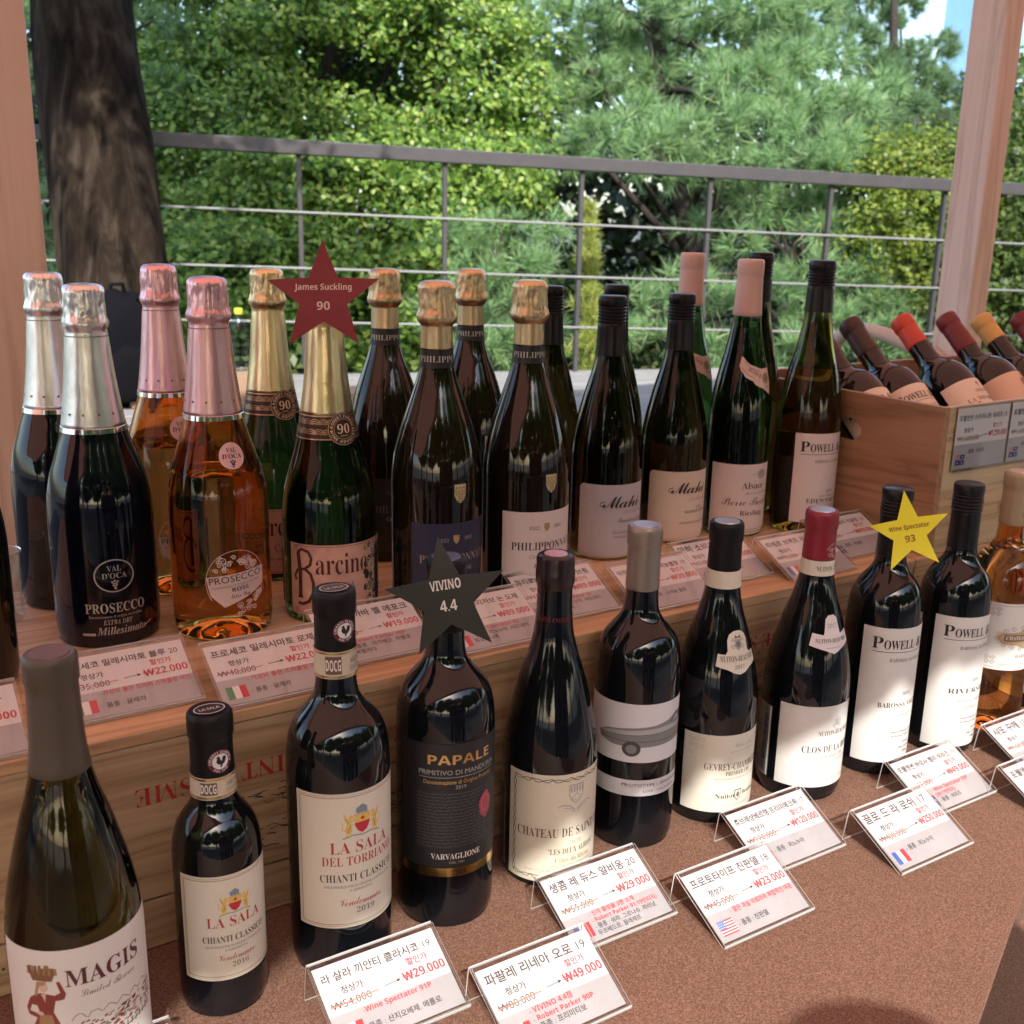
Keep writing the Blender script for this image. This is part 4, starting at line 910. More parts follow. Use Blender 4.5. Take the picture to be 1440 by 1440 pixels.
A.poly([(.012, .1255), (.021, .1312), (.034, .1315), (.041, .1262)], c3, 2); A.poly([(.015, .1262), (.0215, .1302), (.026, .1302), (.026, .1262)], c2, 3)
for s in (-.026, .040): A.ell(s, .1030, .0085, .0075, c3, 2); A.ell(s, .1028, .005, .0044, c1, 3)
A.line([(-.058, .1100), (.060, .1108)], .0005, c3, 2); A.line([(-.048, .1150), (.03, .1195)], .0003, c3, 3)
A.text('PROTOTYPE | ZINFANDEL', .0, .0655, .0030, INK, '', width=.066); A.text('LODI - CALIFORNIA', .006, .0598, .0024, GREY, '', width=.038)
wrap(o, A, 'label', -5)
# 7, 8 the two burgundies
def badge(o, z0, s, txt1, year):
    A = Art(); pts = [(-.026, z0 + .004), (-.017, z0 + .003), (-.0145, z0 + .007), (-.0150, z0 + .019), (-.0125, z0 + .025), (-.006, z0 + .0285), (0, z0 + .029), (.006, z0 + .0285), (.0125, z0 + .025), (.0150, z0 + .019), (.0145, z0 + .007), (.017, z0 + .003), (.026, z0 + .004), (.0275, z0 - .010), (.014, z0 - .014), (.006, z0 - .0185), (0, z0 - .020), (-.006, z0 - .0185), (-.014, z0 - .014), (-.0275, z0 - .010)]
    A.poly([(a * s, z0 + (c - z0) * s) for a, c in pts], IVORY, 0, .002)
    A.text(txt1, 0, z0 - .005 * s, .0065 * s, INK, 'serif', width=.046 * s, off=-.008)
    return A
o = bottle(.6935, .7137, TZ, 'burg', .2939, .0415, G_RED, 'sloping dark bottle with black capsule, white ring and crested neck badge, cream label', FR_)
still_cap(o, .2488, C_BLACK, disc=DISC_S)
b = MB(); b.lathe([(o.rad(.2323) + .0004, .2323), (o.rad(.2323) + .0010, .2325), (o.rad(.2488) + .0010, .2486), (o.rad(.2488) + .0004, .2488)], 64); b.build('neck_ring', IVORY, o.root, smooth=40)
A = badge(o, .1705, .82, 'NUITON-BEAUNOY', 1); shield(A, 0, .1815, .0085, .0105, MGREY, 2); A.ell(0, .182, .0026, .003, GREY, 3, 10); A.poly([(-.0045, .1875), (-.003, .1905), (0, .1885), (.003, .1905), (.0045, .1875)], GREY, 2)
for g in (-1, 1): scroll(A, g * .0058, .1795, .0025, GREY, .0005, g); scroll(A, g * .0062, .1855, .0018, GREY, .0004, -g)
A.text('2017', 0, .1595, .0035, GREY, 'serif', off=-.008); wrap(o, A, 'neck_label', -6, t0=.170)
A = Art(); A.rect(-.058, .0145, .058, .0950, IVORY); A.text("Côte d'Or", .004, .0820, .0045, MGREY, 'script', off=-.008); A.line([(-.012, .0772), (.008, .0785), (.022, .0772)], .0004, MGREY)
for q in range(7): scroll(A, -.050 + (q % 3) * .0055, .0885 - (q // 3) * .007, .0032, mat('ink_pale_grey', (.45, .44, .40), .6), .0004, 1 if q % 2 else -1)
A.text('GEVREY-CHAMBERTIN', 0, .0590, .0070, BROWN, 'serif', width=.072, off=-.008); A.text('PREMIER CRU', 0, .0530, .0042, BROWN, 'serif', width=.030, off=-.008); A.text('APPELLATION GEVREY-CHAMBERTIN 1er CRU CONTROLEE', 0, .0485, .0019, MGREY, '', width=.052)
A.text('Nuiton', -.013, .0290, .0052, INK, 'serif', off=-.008); A.text('Beaunoy', .0165, .0300, .0042, INK, 'serif', off=-.008); shield(A, 0, .0310, .0085, .0120, GREY, 2); shield(A, 0, .0310, .0066, .0096, IVORY, 3); A.ell(0, .0315, .002, .003, GREY, 4, 8); A.text('NEGOCIANT A BEAUNE', 0, .0205, .0017, MGREY)
wrap(o, A, 'label', -1)
o = bottle(.8049, .699, TZ, 'burg', .2945, .0428, G_RED, 'sloping dark bottle with red capsule, white ring and plain white label', FR_)
still_cap(o, .2465, C_RED, disc=DISC_S)
A = Art(); A.text('', 0, 0, .003, WHITE)
shield(A, 0, .2540, .0075, .0095, mat('ink_pink_crest', (.60, .38, .40), .5), 1); shield(A, 0, .2540, .0055, .0072, C_RED, 2)
for g in (-1, 1): scroll(A, g * .0055, .2520, .0026, MATS['ink_pink_crest'], .0005, g); scroll(A, g * .005, .2575, .002, MATS['ink_pink_crest'], .0005, -g)
A.arc('NUITON BEAUNOY', 0, .2540, .0088, .0016, MATS['ink_pink_crest'], 90); wrap(o, A, 'capsule_crest', 14, rfn=o.rcap)
A = Art(); A.rect(-.048, .2315, .048, .2463, IVORY); A.text('NUITON - BEAUNOY', .006, .2365, .0048, INK, 'serif', width=.040, off=-.008); wrap(o, A, 'neck_ring', 0, extra=.0004)
A = Art(); z0 = .172; pts = [(-.022, z0 + .006), (-.010, z0 + .004), (-.0088, z0 + .012), (-.0080, z0 + .019), (-.004, z0 + .0225), (.004, z0 + .0225), (.0080, z0 + .019), (.0088, z0 + .012), (.010, z0 + .004), (.022, z0 + .006), (.024, z0 - .006), (.008, z0 - .011), (0, z0 - .0145), (-.008, z0 - .011), (-.024, z0 - .006)]
A.poly(pts, mat('paper_pinkish', (.74, .70, .71), .6), 0, .002); A.text('2017', 0, z0 + .0105, .0042, MGREY, 'serif', off=-.008); A.text('NUITON-BEAUNOY', 0, z0 - .0035, .0042, INK, 'serif', width=.037, off=-.008); A.line([(-.008, z0 - .0085), (.008, z0 - .0085)], .0004, GREY); wrap(o, A, 'neck_label', -8, t0=z0)
A = Art(); A.rect(-.058, .0175, .058, .1050, PAPER); A.ring(.003, .0855, .0048, .0062, .0005, MGREY); shield(A, .003, .0860, .006, .0075, mat('ink_pale_grey', (.45, .44, .40), .6), 1); scroll(A, -.0005, .083, .002, MGREY, .0004); scroll(A, .0065, .083, .002, MGREY, .0004, -1)
A.text('NUITON-BEAUNOY', .003, .0735, .0052, INK, 'serif', width=.042, off=-.008); A.text('CLOS DE LA ROCHE', .003, .0555, .0072, INK, 'serif', width=.072, off=-.008); A.text('GRAND CRU', .003, .0485, .0042, MGREY, 'serif', width=.032, off=-.008); A.text('APPELLATION CLOS DE LA ROCHE CONTROLEE', .003, .0440, .0020, MGREY, '', width=.055); A.text('MIS EN BOUTEILLE A BEAUNE', .004, .0240, .0019, MGREY, '', width=.040)
wrap(o, A, 'label', -2)
A = Art(); A.rect(-.0145, .018, .0145, .095, mat('label_silver_grey', (.36, .36, .38), .3, metal=.6, var=.3, vs_=200), 0); A.rect(.0118, .019, .0138, .094, WHITE, 1); rr = random.Random(8)
for q in range(26): A.squiggle(-.0125, .001, .090 - q * .0027, .0013, GREY, 1)
for q in range(30): A.rect(.003, .022 + q * .0021, .0095, .0222 + q * .0021 + rr.uniform(.0005, .0016), INK, 1)
A.frame(.003, .087, .008, .092, .0006, INK); A.line([(.004, .088), (.0055, .091), (.007, .088)], .0005, INK, 1, True); wrap(o, A, 'back_label', -112)
# 9, 10 the two screw-capped whites labels
def powell(o, name2, l2, t_top, mpaper, t_bot=.0165, sh=0., name='label', s_=.052, phi=-2):
    A = Art(); A.rect(-s_, t_bot, s_, t_top, mpaper); z = t_top
    A.text('P', -.0365 + sh, z - .0225, .0130, INK, 'serif', 'c'); A.text('OWELL', -.0300 + sh, z - .0225, .0098, INK, 'serif', 'l', width=.0345); A.text('&', .0082 + sh, z - .0225, .0110, INK, 'bital', 'l'); A.text('S', .0215 + sh, z - .0225, .0130, INK, 'serif', 'l'); A.text('ON', .0300 + sh, z - .0225, .0098, INK, 'serif', 'l', width=.0130)
    A.rect(-.041 + sh, z - .0262, .044 + sh, z - .0256, INK, 1)
    A.text('BAROSSA AUSTRALIA', .0 + sh, z - .0365, .0040, GREY, 'serif', width=.046, off=-.008)
    if name2:
        A.text('2019', .001 + sh, z - .0745, .0038, GREY, 'serif', off=-.008, width=.011); A.text(name2, sh, z - .0875, .0058, INK, 'serif', width=.060, off=-.008)
        for q, x in enumerate(l2): A.text(x, sh, z - .0985 - q * .0078, .0040, MGREY, 'serif', width=.0026 * len(x) + .004, off=-.008)
    for q in range(2): A.text(['Made by Winemaker Barossa', '36 Barossa Valley Way'][q], .004 + sh, t_bot + .033 - q * .0048, .0026, GREY, 'serif', width=.034, off=-.008)
    for q in range(3): A.text(['Tanunda', 'Wine of Australia', '750ml'][q], .010 + sh, t_bot + .020 - q * .0058, .0026, GREY, 'serif', width=[.014, .024, .011][q], off=-.008)
    return wrap(o, A, name, phi)
o = bottle(.910, .6949, TZ, 'bord', .3054, .0380, G_RED, 'dark screw-capped bottle with tall white label and the yellow star on its neck', FR_)
screw_cap(o, .235); powell(o, 'BAROSSA VALLEY', ['SHIRAZ'], .1665, PAPER)
o = bottle(1.0158, .6868, TZ, 'bord', .3004, .0375, G_RED, 'dark screw-capped bottle with tall white label, next to the amber bottle', FR_)
screw_cap(o, .230); powell(o, 'RIVERSIDE', ['GRENACHE MATARO', 'SHIRAZ'], .1615, PAPER, .0105)
# 11 amber dessert wine
o = bottle(1.112, .692, TZ, 'bord', .302, .0375, G_AMBER, 'clear bottle of amber wine with an ornate white label and beige capsule', FR_, fill=.216)
still_cap(o, .2420, C_BEIGE, disc=mat('cap_disc_pale', (.60, .50, .46), .35, metal=.3))
A = Art(); shield(A, 0, .258, .0085, .0105, mat('ink_capsule_brown', (.16, .10, .05), .5), 1); scroll(A, -.0055, .255, .003, MATS['ink_capsule_brown'], .0006); scroll(A, .0055, .255, .003, MATS['ink_capsule_brown'], .0006, -1); wrap(o, A, 'capsule_crest', 5, rfn=o.rcap)
A = Art(); A.rect(-.054, .0785, .054, .1580, PAPER); bz = mat('ink_antique_brown', (.22, .13, .07), .6)
A.frame(-.0505, .0815, .0505, .1550, .0004, bz)
for sx in (-1, 1):
    for q in range(6): scroll(A, sx * (.0465 - (q % 3) * .0058), .150 - (q // 3) * .0055, .003, bz, .0005, -sx); scroll(A, sx * (.0465 - (q % 3) * .0058), .0865 + (q // 3) * .0055, .003, bz, .0005, -sx)
A.poly([(-.034, .1175), (-.028, .1235), (-.010, .1245), (0, .1300), (.010, .1245), (.028, .1235), (.034, .1175), (.028, .1105), (.010, .1085), (0, .1035), (-.010, .1085), (-.028, .1105)], mat('ink_antique_tan', (.47, .35, .22), .6), 1)
for q in range(18):
    a = q * 2 * pi / 18; scroll(A, .033 * cos(a), .117 + .0125 * sin(a), .0034, bz, .0005, 1 if q % 2 else -1, 2)
A.rect(-.026, .1135, .026, .1215, bz, 3); A.text('CHATEAU COUTET', 0, .1157, .0042, WHITE, 'serif', width=.048, ly=4); A.text('BARSAC', 0, .0935, .0040, bz, 'serif', width=.022); A.text('1er GRAND CRU CLASSE - APPELLATION BARSAC CONTROLEE', 0, .0850, .0017, bz, '', width=.060)
wrap(o, A, 'label', -6)
o = bottle(1.218, .690, TZ, 'bord', .302, .0375, G_BROWNK, 'bottle with a cream label cut off by the right edge of the picture', FR_)
still_cap(o, .2420, C_BLACK); A = Art(); A.rect(-.053, .020, .053, .110, CREAM); A.text('CHATEAU', 0, .080, .0075, bz, 'serif', width=.060); A.text('GRAND VIN', 0, .060, .0045, bz, 'serif'); A.line([(-.050 + q * .002, .0255 + .001 * sin(q)) for q in range(50)], .0006, INK); wrap(o, A, 'label', 0)

# ---------------- upper row on the crate shelf
UP = 'bottles standing on the crate shelf'
SB = dict(name='sparkling_bottle', cat='sparkling wine bottle')
# far-left dark bottle
o = bottle(.0665, .925, SZ, 'burg', .300, .0405, G_GREENK, 'dark bottle cut off by the left edge of the picture', UP); screw_cap(o, .232)
A = Art(); A.rect(-.050, .115 - .03, .020, .142 - .03, mat('paper_pink', (.70, .56, .60), .6)); wrap(o, A, 'label', 8)
# blue-black prosecco pair
def prosecco_dark(x, y, H, lab, sd, prn):
    o = bottle(x, y, SZ, 'valdoca', H, .0452, G_BLUEK, lab, UP, **SB); hood(o, .1935, F_SILVER, sd, F_BRIGHT, True)
    if prn:
        A = Art(); SV = mat('ink_silver_print', (.55, .54, .53), .35, metal=.5)
        A.ring(.0005, .0670, .0165, .0145, .0012, SV); A.text('VAL', .0005, .0712, .0052, SV, 'serif', width=.0120); A.text("D'OCA", .0005, .0648, .0050, SV, 'serif', width=.0210)
        for q in range(9): A.ell(.0005 + [0, -.0022, .0022, -.0011, .0011, -.001, .0012, .0, .0004][q], .0625 - [0, .001, .001, .0025, .0025, .0042, .0042, .0058, .0072][q], .0011, .0009, SV, 2, 8)
        A.text('PROSECCO', .000, .0335, .0088, SV, 'serif', width=.052); A.text('Denominazione di origine controllata', .000, .0288, .0024, SV, '', width=.046); A.text('EXTRA DRY', .001, .0225, .0045, SV, 'bital', width=.025); A.text('Millesimato', .0045, .0132, .0072, SV, 'bital', width=.043)
        A.rect(-.030, .0125, -.0185, .0150, SV, 2); A.line([(.025, .0150), (.033, .0185)], .0009, SV, 2); wrap(o, A, 'glass_print', -3)
prosecco_dark(.1927, .9872, .3144, 'dark blue-black sparkling bottle with silver foil and silver print, in front', 1, 1)
prosecco_dark(.181, 1.103, .3185, 'dark blue-black sparkling bottle with silver foil, half hidden behind its twin', 2, 0)
def prosecco_rose(x, y, H, lab, sd, pr):
    o = bottle(x, y, SZ, 'valdoca', H, .0450, G_ROSE, lab, UP, fill=.150, **SB); hood(o, .2030, F_PINK, sd, F_BRIGHT, True)
    A = Art(); PK = mat('sticker_pink', (.78, .52, .55), .5); A.ell(0, .169, .0115, .0115, PK); A.text('VAL', 0, .1720, .0040, INK, 'serif', width=.0095); A.text("D'OCA", 0, .1668, .0040, INK, 'serif', width=.0175)
    for q in range(8): A.ell([0, -.0017, .0017, -.0008, .0009, -.0005, .0007, 0][q], .1650 - [0, .0008, .0008, .002, .002, .0034, .0034, .005][q], .0009, .0007, INK, 2, 7)
    wrap(o, A, 'sticker', 6, t0=.169)
    A = Art(); LP = mat('print_pale_pink', (.72, .58, .56), .5); cs, ct = 0, .0565
    A.poly([(cs - .0275, ct + .005), (cs + .0275, ct + .0105), (cs + .0265, ct - .007), (cs + .012, ct - .0145), (cs - .012, ct - .0235), (cs - .0240, ct - .012)], LP, 0)
    rr = random.Random(4)
    for q in range(30):
        a = rr.uniform(.15, pi - .15); r = rr.uniform(.45, 1.0); scroll(A, cs + .0245 * r * cos(a), ct + .0085 + .0185 * r * sin(a), rr.uniform(.0018, .0036), LP, .0007, rr.choice((-1, 1)))
    for q in range(20):
        a = rr.uniform(-1.75, -.25); r = rr.uniform(.6, 1.0); scroll(A, cs + .004 + .0235 * r * cos(a), ct - .0075 + .0245 * r * sin(a), rr.uniform(.0018, .0034), LP, .0007, rr.choice((-1, 1)))
    A.line([(cs + .0275 * cos(q * .15 - .6), ct + .029 * sin(q * .15 - .6)) for q in range(30)], .0005, LP)
    A.text('PROSECCO', cs, ct + .0005, .0062, INK, '', width=.049, rot=.10); A.text('Denominazione di Origine Controllata', cs, ct - .0038, .0021, GREY, '', width=.045, rot=.10); A.text('ROSÉ', cs + .003, ct - .0085, .0036, INK, 'bold', width=.0155, rot=.10); A.text('Extra Dry', cs + .003, ct - .0145, .0040, INK, 'script', width=.018, rot=.12)
    wrap(o, A, 'glass_print', 0)
prosecco_rose(.2882, .9513, .3213, 'rosé sparkling bottle with pink foil and round pink sticker, in front', 3, 1)
prosecco_rose(.2850, 1.095, .3255, 'rosé sparkling bottle with pink foil, behind its twin', 4, 1)
def cava(x, y, H, lab, sd):
    o = bottle(x, y, SZ, 'barc', H, .0455, G_GREEN, lab, UP, fill=.185, **SB); hood(o, .1965, F_GOLD, sd)
    A = Art(); DB = mat('band_dark_brown', (.035, .013, .010), .4); CP = mat('band_copper', (.66, .40, .24), .3, metal=.8); z0, z1 = .1745, .1965; rm = o.rad(.186)
    A.rect(-rm * 3.0, z0, rm * 3.0, z1, DB)
    for q in range(26):
        s = -rm * 1.9 + q * rm * 3.8 / 25; t = z0 + .004 + (q % 2) * .009
        for r in (.002, .0038, .0056): A.line([(s + r * cos(.2 + k * .3), t + r * sin(.2 + k * .3)) for k in range(10)], .0006, CP)
    A.rect(-rm * 3, z1 - .0012, rm * 3, z1, CP, 1); A.rect(-rm * 3, z0, rm * 3, z0 + .001, CP, 1); wrap(o, A, 'neck_band', 0, t0=.186, extra=.0003)
    A = Art(); A.ell(0, .184, .0152, .0152, DB); A.ring(0, .184, .0144, .0144, .0007, CP); A.ring(0, .184, .0092, .0092, .0005, CP); A.text('90', 0, .1800, .0085, mat('ink_pale_gold', (.80, .70, .52), .4), 'serif', width=.0125, off=-.008)
    A.arc('ROBERT PARKER', 0, .184, .0103, .0026, MATS['ink_pale_gold'], 90); A.arc('WINE ADVOCATE', 0, .184, .0103, .0026, MATS['ink_pale_gold'], 270, inside=True); A.text('POINTS', 0, .1772, .0014, MATS['ink_pale_gold']); wrap(o, A, 'round_sticker', 10, t0=.184, extra=.0006)
    A = Art(); BP = mat('label_rose_tan', (.66, .40, .32), .6, var=.18, vs_=60); A.rect(-.060, .0085, .055, .0785, BP); rr = random.Random(2)
    for q in range(140):                                  # painted marble and figures at the right
        s = rr.uniform(.018, .052); t = rr.uniform(.012, .076); A.ell(s, t, rr.uniform(.001, .0035), rr.uniform(.0015, .005), rr.choice([mat('ink_art_cream', (.66, .58, .42), .6), mat('ink_art_black', (.03, .028, .03), .6), mat('ink_art_ochre', (.48, .36, .16), .6), mat('ink_art_slate', (.20, .20, .24), .6), mat('ink_art_black', (.03, .028, .03), .6)]), 1, 9)
    A.poly([(.034, .070), (.040, .074), (.044, .060), (.042, .040), (.044, .014), (.034, .014), (.033, .04)], MATS['ink_art_black'], 2)
    BI = mat('ink_dark_sienna', (.075, .018, .014), .6)
    A.text('arcino', -.0320, .0500, .0120, BI, 'serif', 'l', width=.0520, off=-.008, tall=1.75)
    A.line([(-0.0500, .070), (-0.0480, .052), (-0.0484, .026)], .0042, BI, 2); A.line([(-0.0512, .0265), (-0.0456, .0265)], .0026, BI, 2)
    A.line([(-0.0508, .0695), (-0.0460, .0735), (-0.0388, .0715), (-0.0360, .0655), (-0.0372, .059), (-0.0428, .0545), (-0.0508, .0530), (-0.0544, .0465), (-0.0528, .0425)], .0028, BI, 2)
    A.line([(-0.0428, .0545), (-0.0372, .050), (-0.0344, .041), (-0.0348, .031), (-0.0396, .0225), (-0.0460, .0195), (-0.0512, .0200)], .0030, BI, 2)
    A.text('CAVA', -.006, .0335, .0085, mat('ink_art_slate', (.20, .20, .24), .6), 'serif', width=.024, rot=.06); A.text('BRUT - GRAN SELECCIO', -.010, .0235, .0026, BI, 'serif', width=.032)
    scroll(A, -.053, .0735, .0032, BI, .0005); scroll(A, -.053, .0125, .0028, BI, .0005, -1); A.line([(-.058, .0105), (.052, .0105)], .0004, BI); A.line([(-.058, .0768), (.052, .0768)], .0004, BI); wrap(o, A, 'label', 0)
    A = Art(); A.rect(-.012, .0085, .012, .0785, mat('label_rose_tan', (.66, .40, .32))); A.rect(-.009, .014, .009, .066, mat('ink_art_black', (.03, .028, .03)), 1); A.frame(-.0115, .009, .0115, .078, .0005, CREAM); wrap(o, A, 'back_label', -108)
cava(.3933, .9437, .318, 'green sparkling bottle with gold foil, tan picture label and the red star, in front', 5)
cava(.392, 1.09, .3215, 'green sparkling bottle with gold foil and dark neck band, behind its twin', 6)
def champagne(x, y, H, lab, sd, paper, ink, left, txt=True):
    o = bottle(x, y, SZ, 'champ', H, .044, G_BROWNK, lab, UP, **SB); hood(o, .2560, F_BRONZE, sd)
    A = Art(); rm = o.rad(.248); A.rect(-rm * 3.05, .2390, rm * 3.05, .2558, C_DARKBAND); A.text('PHILIPPONNAT', .004, .2445, .0058, mat('ink_band_silver', (.55, .52, .47), .4, metal=.4), 'serif', width=.058, off=-.008); wrap(o, A, 'neck_band', 0, t0=.248, extra=.0005)
    A = Art(); shield(A, 0, .2655, .0062, .0085, GOLD, 0); [A.rect(-.0026 + q * .0018, .2630 + (q % 2) * .002, -.0014 + q * .0018, .2645 + (q % 2) * .002, F_BRONZE, 1) for q in range(3)]; wrap(o, A, 'foil_crest', 22, extra=.0007)
    A = Art(); shield(A, 0, .1245, .0125, .0185, mat('sticker_gold', (.74, .60, .34), .38, metal=.7), 0); dk = mat('ink_gold_dark', (.36, .26, .11), .4, metal=.4)
    for q in range(3): A.ell(-.0038 + q * .0038, .1305, .0012, .0010, dk, 1, 8)
    A.rect(-.0062, .1282, .0062, .1287, dk, 1)
    for r in range(5):
        for c in range(4):
            if abs(-.0045 + c * .003) < .0058 - r * .0009: A.rect(-.0056 + c * .003 + (r % 2) * .0008, .1258 - r * .0022, -.0036 + c * .003 + (r % 2) * .0008, .1272 - r * .0022, dk, 1)
    wrap(o, A, 'crest_sticker', 2)
    A = Art(); A.rect(-left, .0300, left, .0965, paper); g = GOLD
    A.text('1522', -.013, .0785, .0034, ink, 'serif', width=.0105, off=-.008); A.text('2015', .0135, .0790, .0034, ink, 'serif', width=.0095, off=-.008); shield(A, 0, .0805, .0062, .0085, mat('ink_crest_gold', (.42, .31, .13), .4), 1)
    A.text('PHILIPPONNAT', .0, .0575, .0082, ink, 'serif', width=.072, off=-.008); A.text('CHAMPAGNE', .0, .0485, .0042, mat('ink_label_grey', (.33, .32, .32), .6) if paper is not NAVY else ink, '', width=.036)
    if txt: A.text('Royale Réserve', .002, .0390, .0045, ink, 'bital', width=.030); A.text('BRUT', .002, .0338, .0028, ink)
    wrap(o, A, 'label', -3)
NAVY = mat('paper_navy', (.030, .032, .075), .55); NAVYK = mat('paper_near_black', (.012, .011, .014), .5); PINKLIT = mat('paper_white_pink_lit', (.76, .68, .66), .6)  # pink tint on the white shelf labels carries the warm bounced light
NG = mat('ink_navy_gold', (.40, .34, .28), .45)
champagne(.4878, .902, .3183, 'champagne-shaped dark bottle with gold foil top and navy label, behind the black star', 7, NAVY, NG, .044)
champagne(.5876, .8968, .3181, 'champagne-shaped dark bottle with gold foil top and white label tinted pink by bounced light', 8, PINKLIT, INK, .046)
champagne(.525, 1.09, .3205, 'champagne-shaped dark bottle with near-black label, back row left of the other', 9, NAVYK, mat('ink_dim_grey', (.12, .11, .11), .5), .044)
champagne(.634, 1.091, .3195, 'champagne-shaped dark bottle, back row right, its label hidden by the front bottles', 10, NAVYK, MATS['ink_dim_grey'], .044)
def mahi(x, y, H, R, lab, paper, mode, sub, l3, grp=UP):
    o = bottle(x, y, SZ, 'burg', H, R, G_DOLIVE, lab, grp, fill=.205); screw_cap(o, .2300)
    if mode:
        A = Art(); A.rrect(-.057, .0035, .057, .0895, .006, paper)
        A.text('Mahi', -.0035, .0630, .0150, INK, 'script', width=.050); A.line([(-.026, .0700), (-.0305, .0685), (-.0315, .0650), (-.026, .0640)], .0009, INK)
        if mode == 1:
            A.ring(-.043, .076, .0055, .0055, .0004, MGREY); A.text('SINGLE VINEYARD', .0115, .0560, .0026, MGREY, '', width=.030); A.text('Boundary Farm', .0095, .0455, .0068, GREY, 'script', width=.040, off=-.008); A.text('SAUVIGNON BLANC', .006, .0325, .0034, GREY, '', width=.044); A.text('MARLBOROUGH NZ', .006, .0275, .0026, GREY, '', width=.040)
        else:
            A.text('Marlborough', .0100, .0540, .0055, MGREY, 'script', width=.032, off=-.008); A.text('2022', .0105, .0435, .0036, GREY); A.text('SAUVIGNON BLANC', .0105, .0385, .0036, INK, '', width=.042); A.text('MARLBOROUGH, NEW ZEALAND', .0085, .0255, .0026, GREY, '', width=.050)
        wrap(o, A, 'label', 0)
    return o
mahi(.7456, .9706, .2954, .0412, 'dark olive screw-capped bottle with grey-lilac script label', LILAC, 1, '', '')
mahi(.8586, .9847, .2947, .0401, 'dark olive screw-capped bottle with cream-peach script label', mat('paper_pale_peach', (.76, .68, .57), .6), 2, '', '')
mahi(.744, 1.09, .2990, .0400, 'dark screw-capped bottle half hidden behind the second champagne-shaped bottle', None, 0, '', '')
mahi(.843, 1.09, .2990, .0400, 'dark screw-capped bottle hidden behind the one with the grey-lilac label', None, 0, '', '')
def riesling(x, y, H, lab, main):
    o = bottle(x, y, SZ, 'als', H, .0379, G_RIES, lab, UP, fill=.262); still_cap(o, H - .0655, C_PINK, lip=.0006)
    A = Art(); z0 = .198; rr = random.Random(6); PP_ = mat('paper_warm_pink', (.72, .58, .53), .6)
    pts = [(-.022, z0 + .024), (-.010, z0 + .014), (.004, z0 + .0095), (.022, z0 + .0095), (.0215, z0 + .002), (.023, z0 - .006), (.0205, z0 - .016), (.018, z0 - .0225), (.011, z0 - .0165), (.004, z0 - .0125), (-.002, z0 - .010), (-.008, z0 - .004), (-.014, z0 - .0015), (-.0225, z0 + .008), (-.0245, z0 + .013)]
    jag = []
    for i, p in enumerate(pts):
        q = pts[(i + 1) % len(pts)]
        for k in range(4): jag.append((p[0] + (q[0] - p[0]) * k / 4 + (rr.uniform(-.0006, .0006) if k else 0), p[1] + (q[1] - p[1]) * k / 4 + (rr.uniform(-.0008, .0008) if k else 0)))
    A.poly(jag, PP_, 0, .002); A.line([(-.0195, z0 + .0195), (-.009, z0 + .0105), (.004, z0 + .006)], .0005, BROWN); A.line([(-.022, z0 + .011), (-.012, z0 + .002), (-.005, z0 - .001)], .0005, BROWN)
    A.text('ALSACE', -.005, z0 + .0035, .0042, BROWN, 'serif', width=.020, rot=-.55); A.ell(.0125, z0 - .002, .0062, .0062, mat('seal_bronze', (.40, .32, .20), .4, metal=.5), 2); A.ring(.0125, z0 - .002, .0045, .0045, .0008, mat('seal_light', (.62, .54, .38), .4, metal=.5), 3); A.text('2020', .0145, z0 - .0135, .003, MGREY, 'serif'); wrap(o, A, 'neck_label', -8, t0=z0)
    A = Art(); A.rect(-.062, .003, .062, .0925, PINKLIT); A.ell(.006, .0800, .0072, .0058, mat('ink_medal_grey', (.30, .28, .25), .6), 1); A.ring(.006, .080, .0055, .0042, .0008, PAPER, 2); A.text('P', .006, .0778, .0048, PAPER, 'script', ly=3); A.line([(-.012, .080), (-.0025, .0805)], .0004, GREY); A.line([(.0145, .0805), (.024, .080)], .0004, GREY)
    A.text('Alsace', -.006, .0620, .0085, INK, 'serif', width=.031, off=-.008); A.text('Appellation Alsace Contrôlée', .004, .0555, .0030, GREY, 'script', width=.042, off=-.008); A.text('Pierre Brecht', -.010, .0410, .0120, BROWN, 'script', width=.070, off=-.008); A.text('Riesling', -.006, .0285, .0066, INK, 'serif', width=.032, off=-.008); A.line([(-.055, .0105), (.055, .0105)], .0004, GREY); A.text('MIS EN BOUTEILLE - PRODUIT DE FRANCE', .003, .0065, .0019, MGREY, '', width=.050)
    wrap(o, A, 'label', 2)
riesling(.9464, .9663, .3339, 'tall green bottle with pale pink capsule, torn-edge neck label and white label, in front', 1)
riesling(.964, 1.09, .3370, 'tall green bottle with pale pink capsule, behind its twin', 1)
o = bottle(1.035, .9354, SZ, 'als', .3341, .0393, G_YOLIVE, 'tall yellow-olive screw-capped bottle with white label beside the open crate', UP, fill=.205); screw_cap(o, .2730)
powell(o, 'EDEN VALLEY', ['RIESLING'], .1285, PINKLIT, .0160, .004, s_=.045)
o = bottle(1.032, 1.036, SZ, 'als', .3400, .0375, G_DOLIVE, 'tall black screw-capped bottle almost hidden behind the pale pink capsules', UP, fill=.2); screw_cap(o, .279)

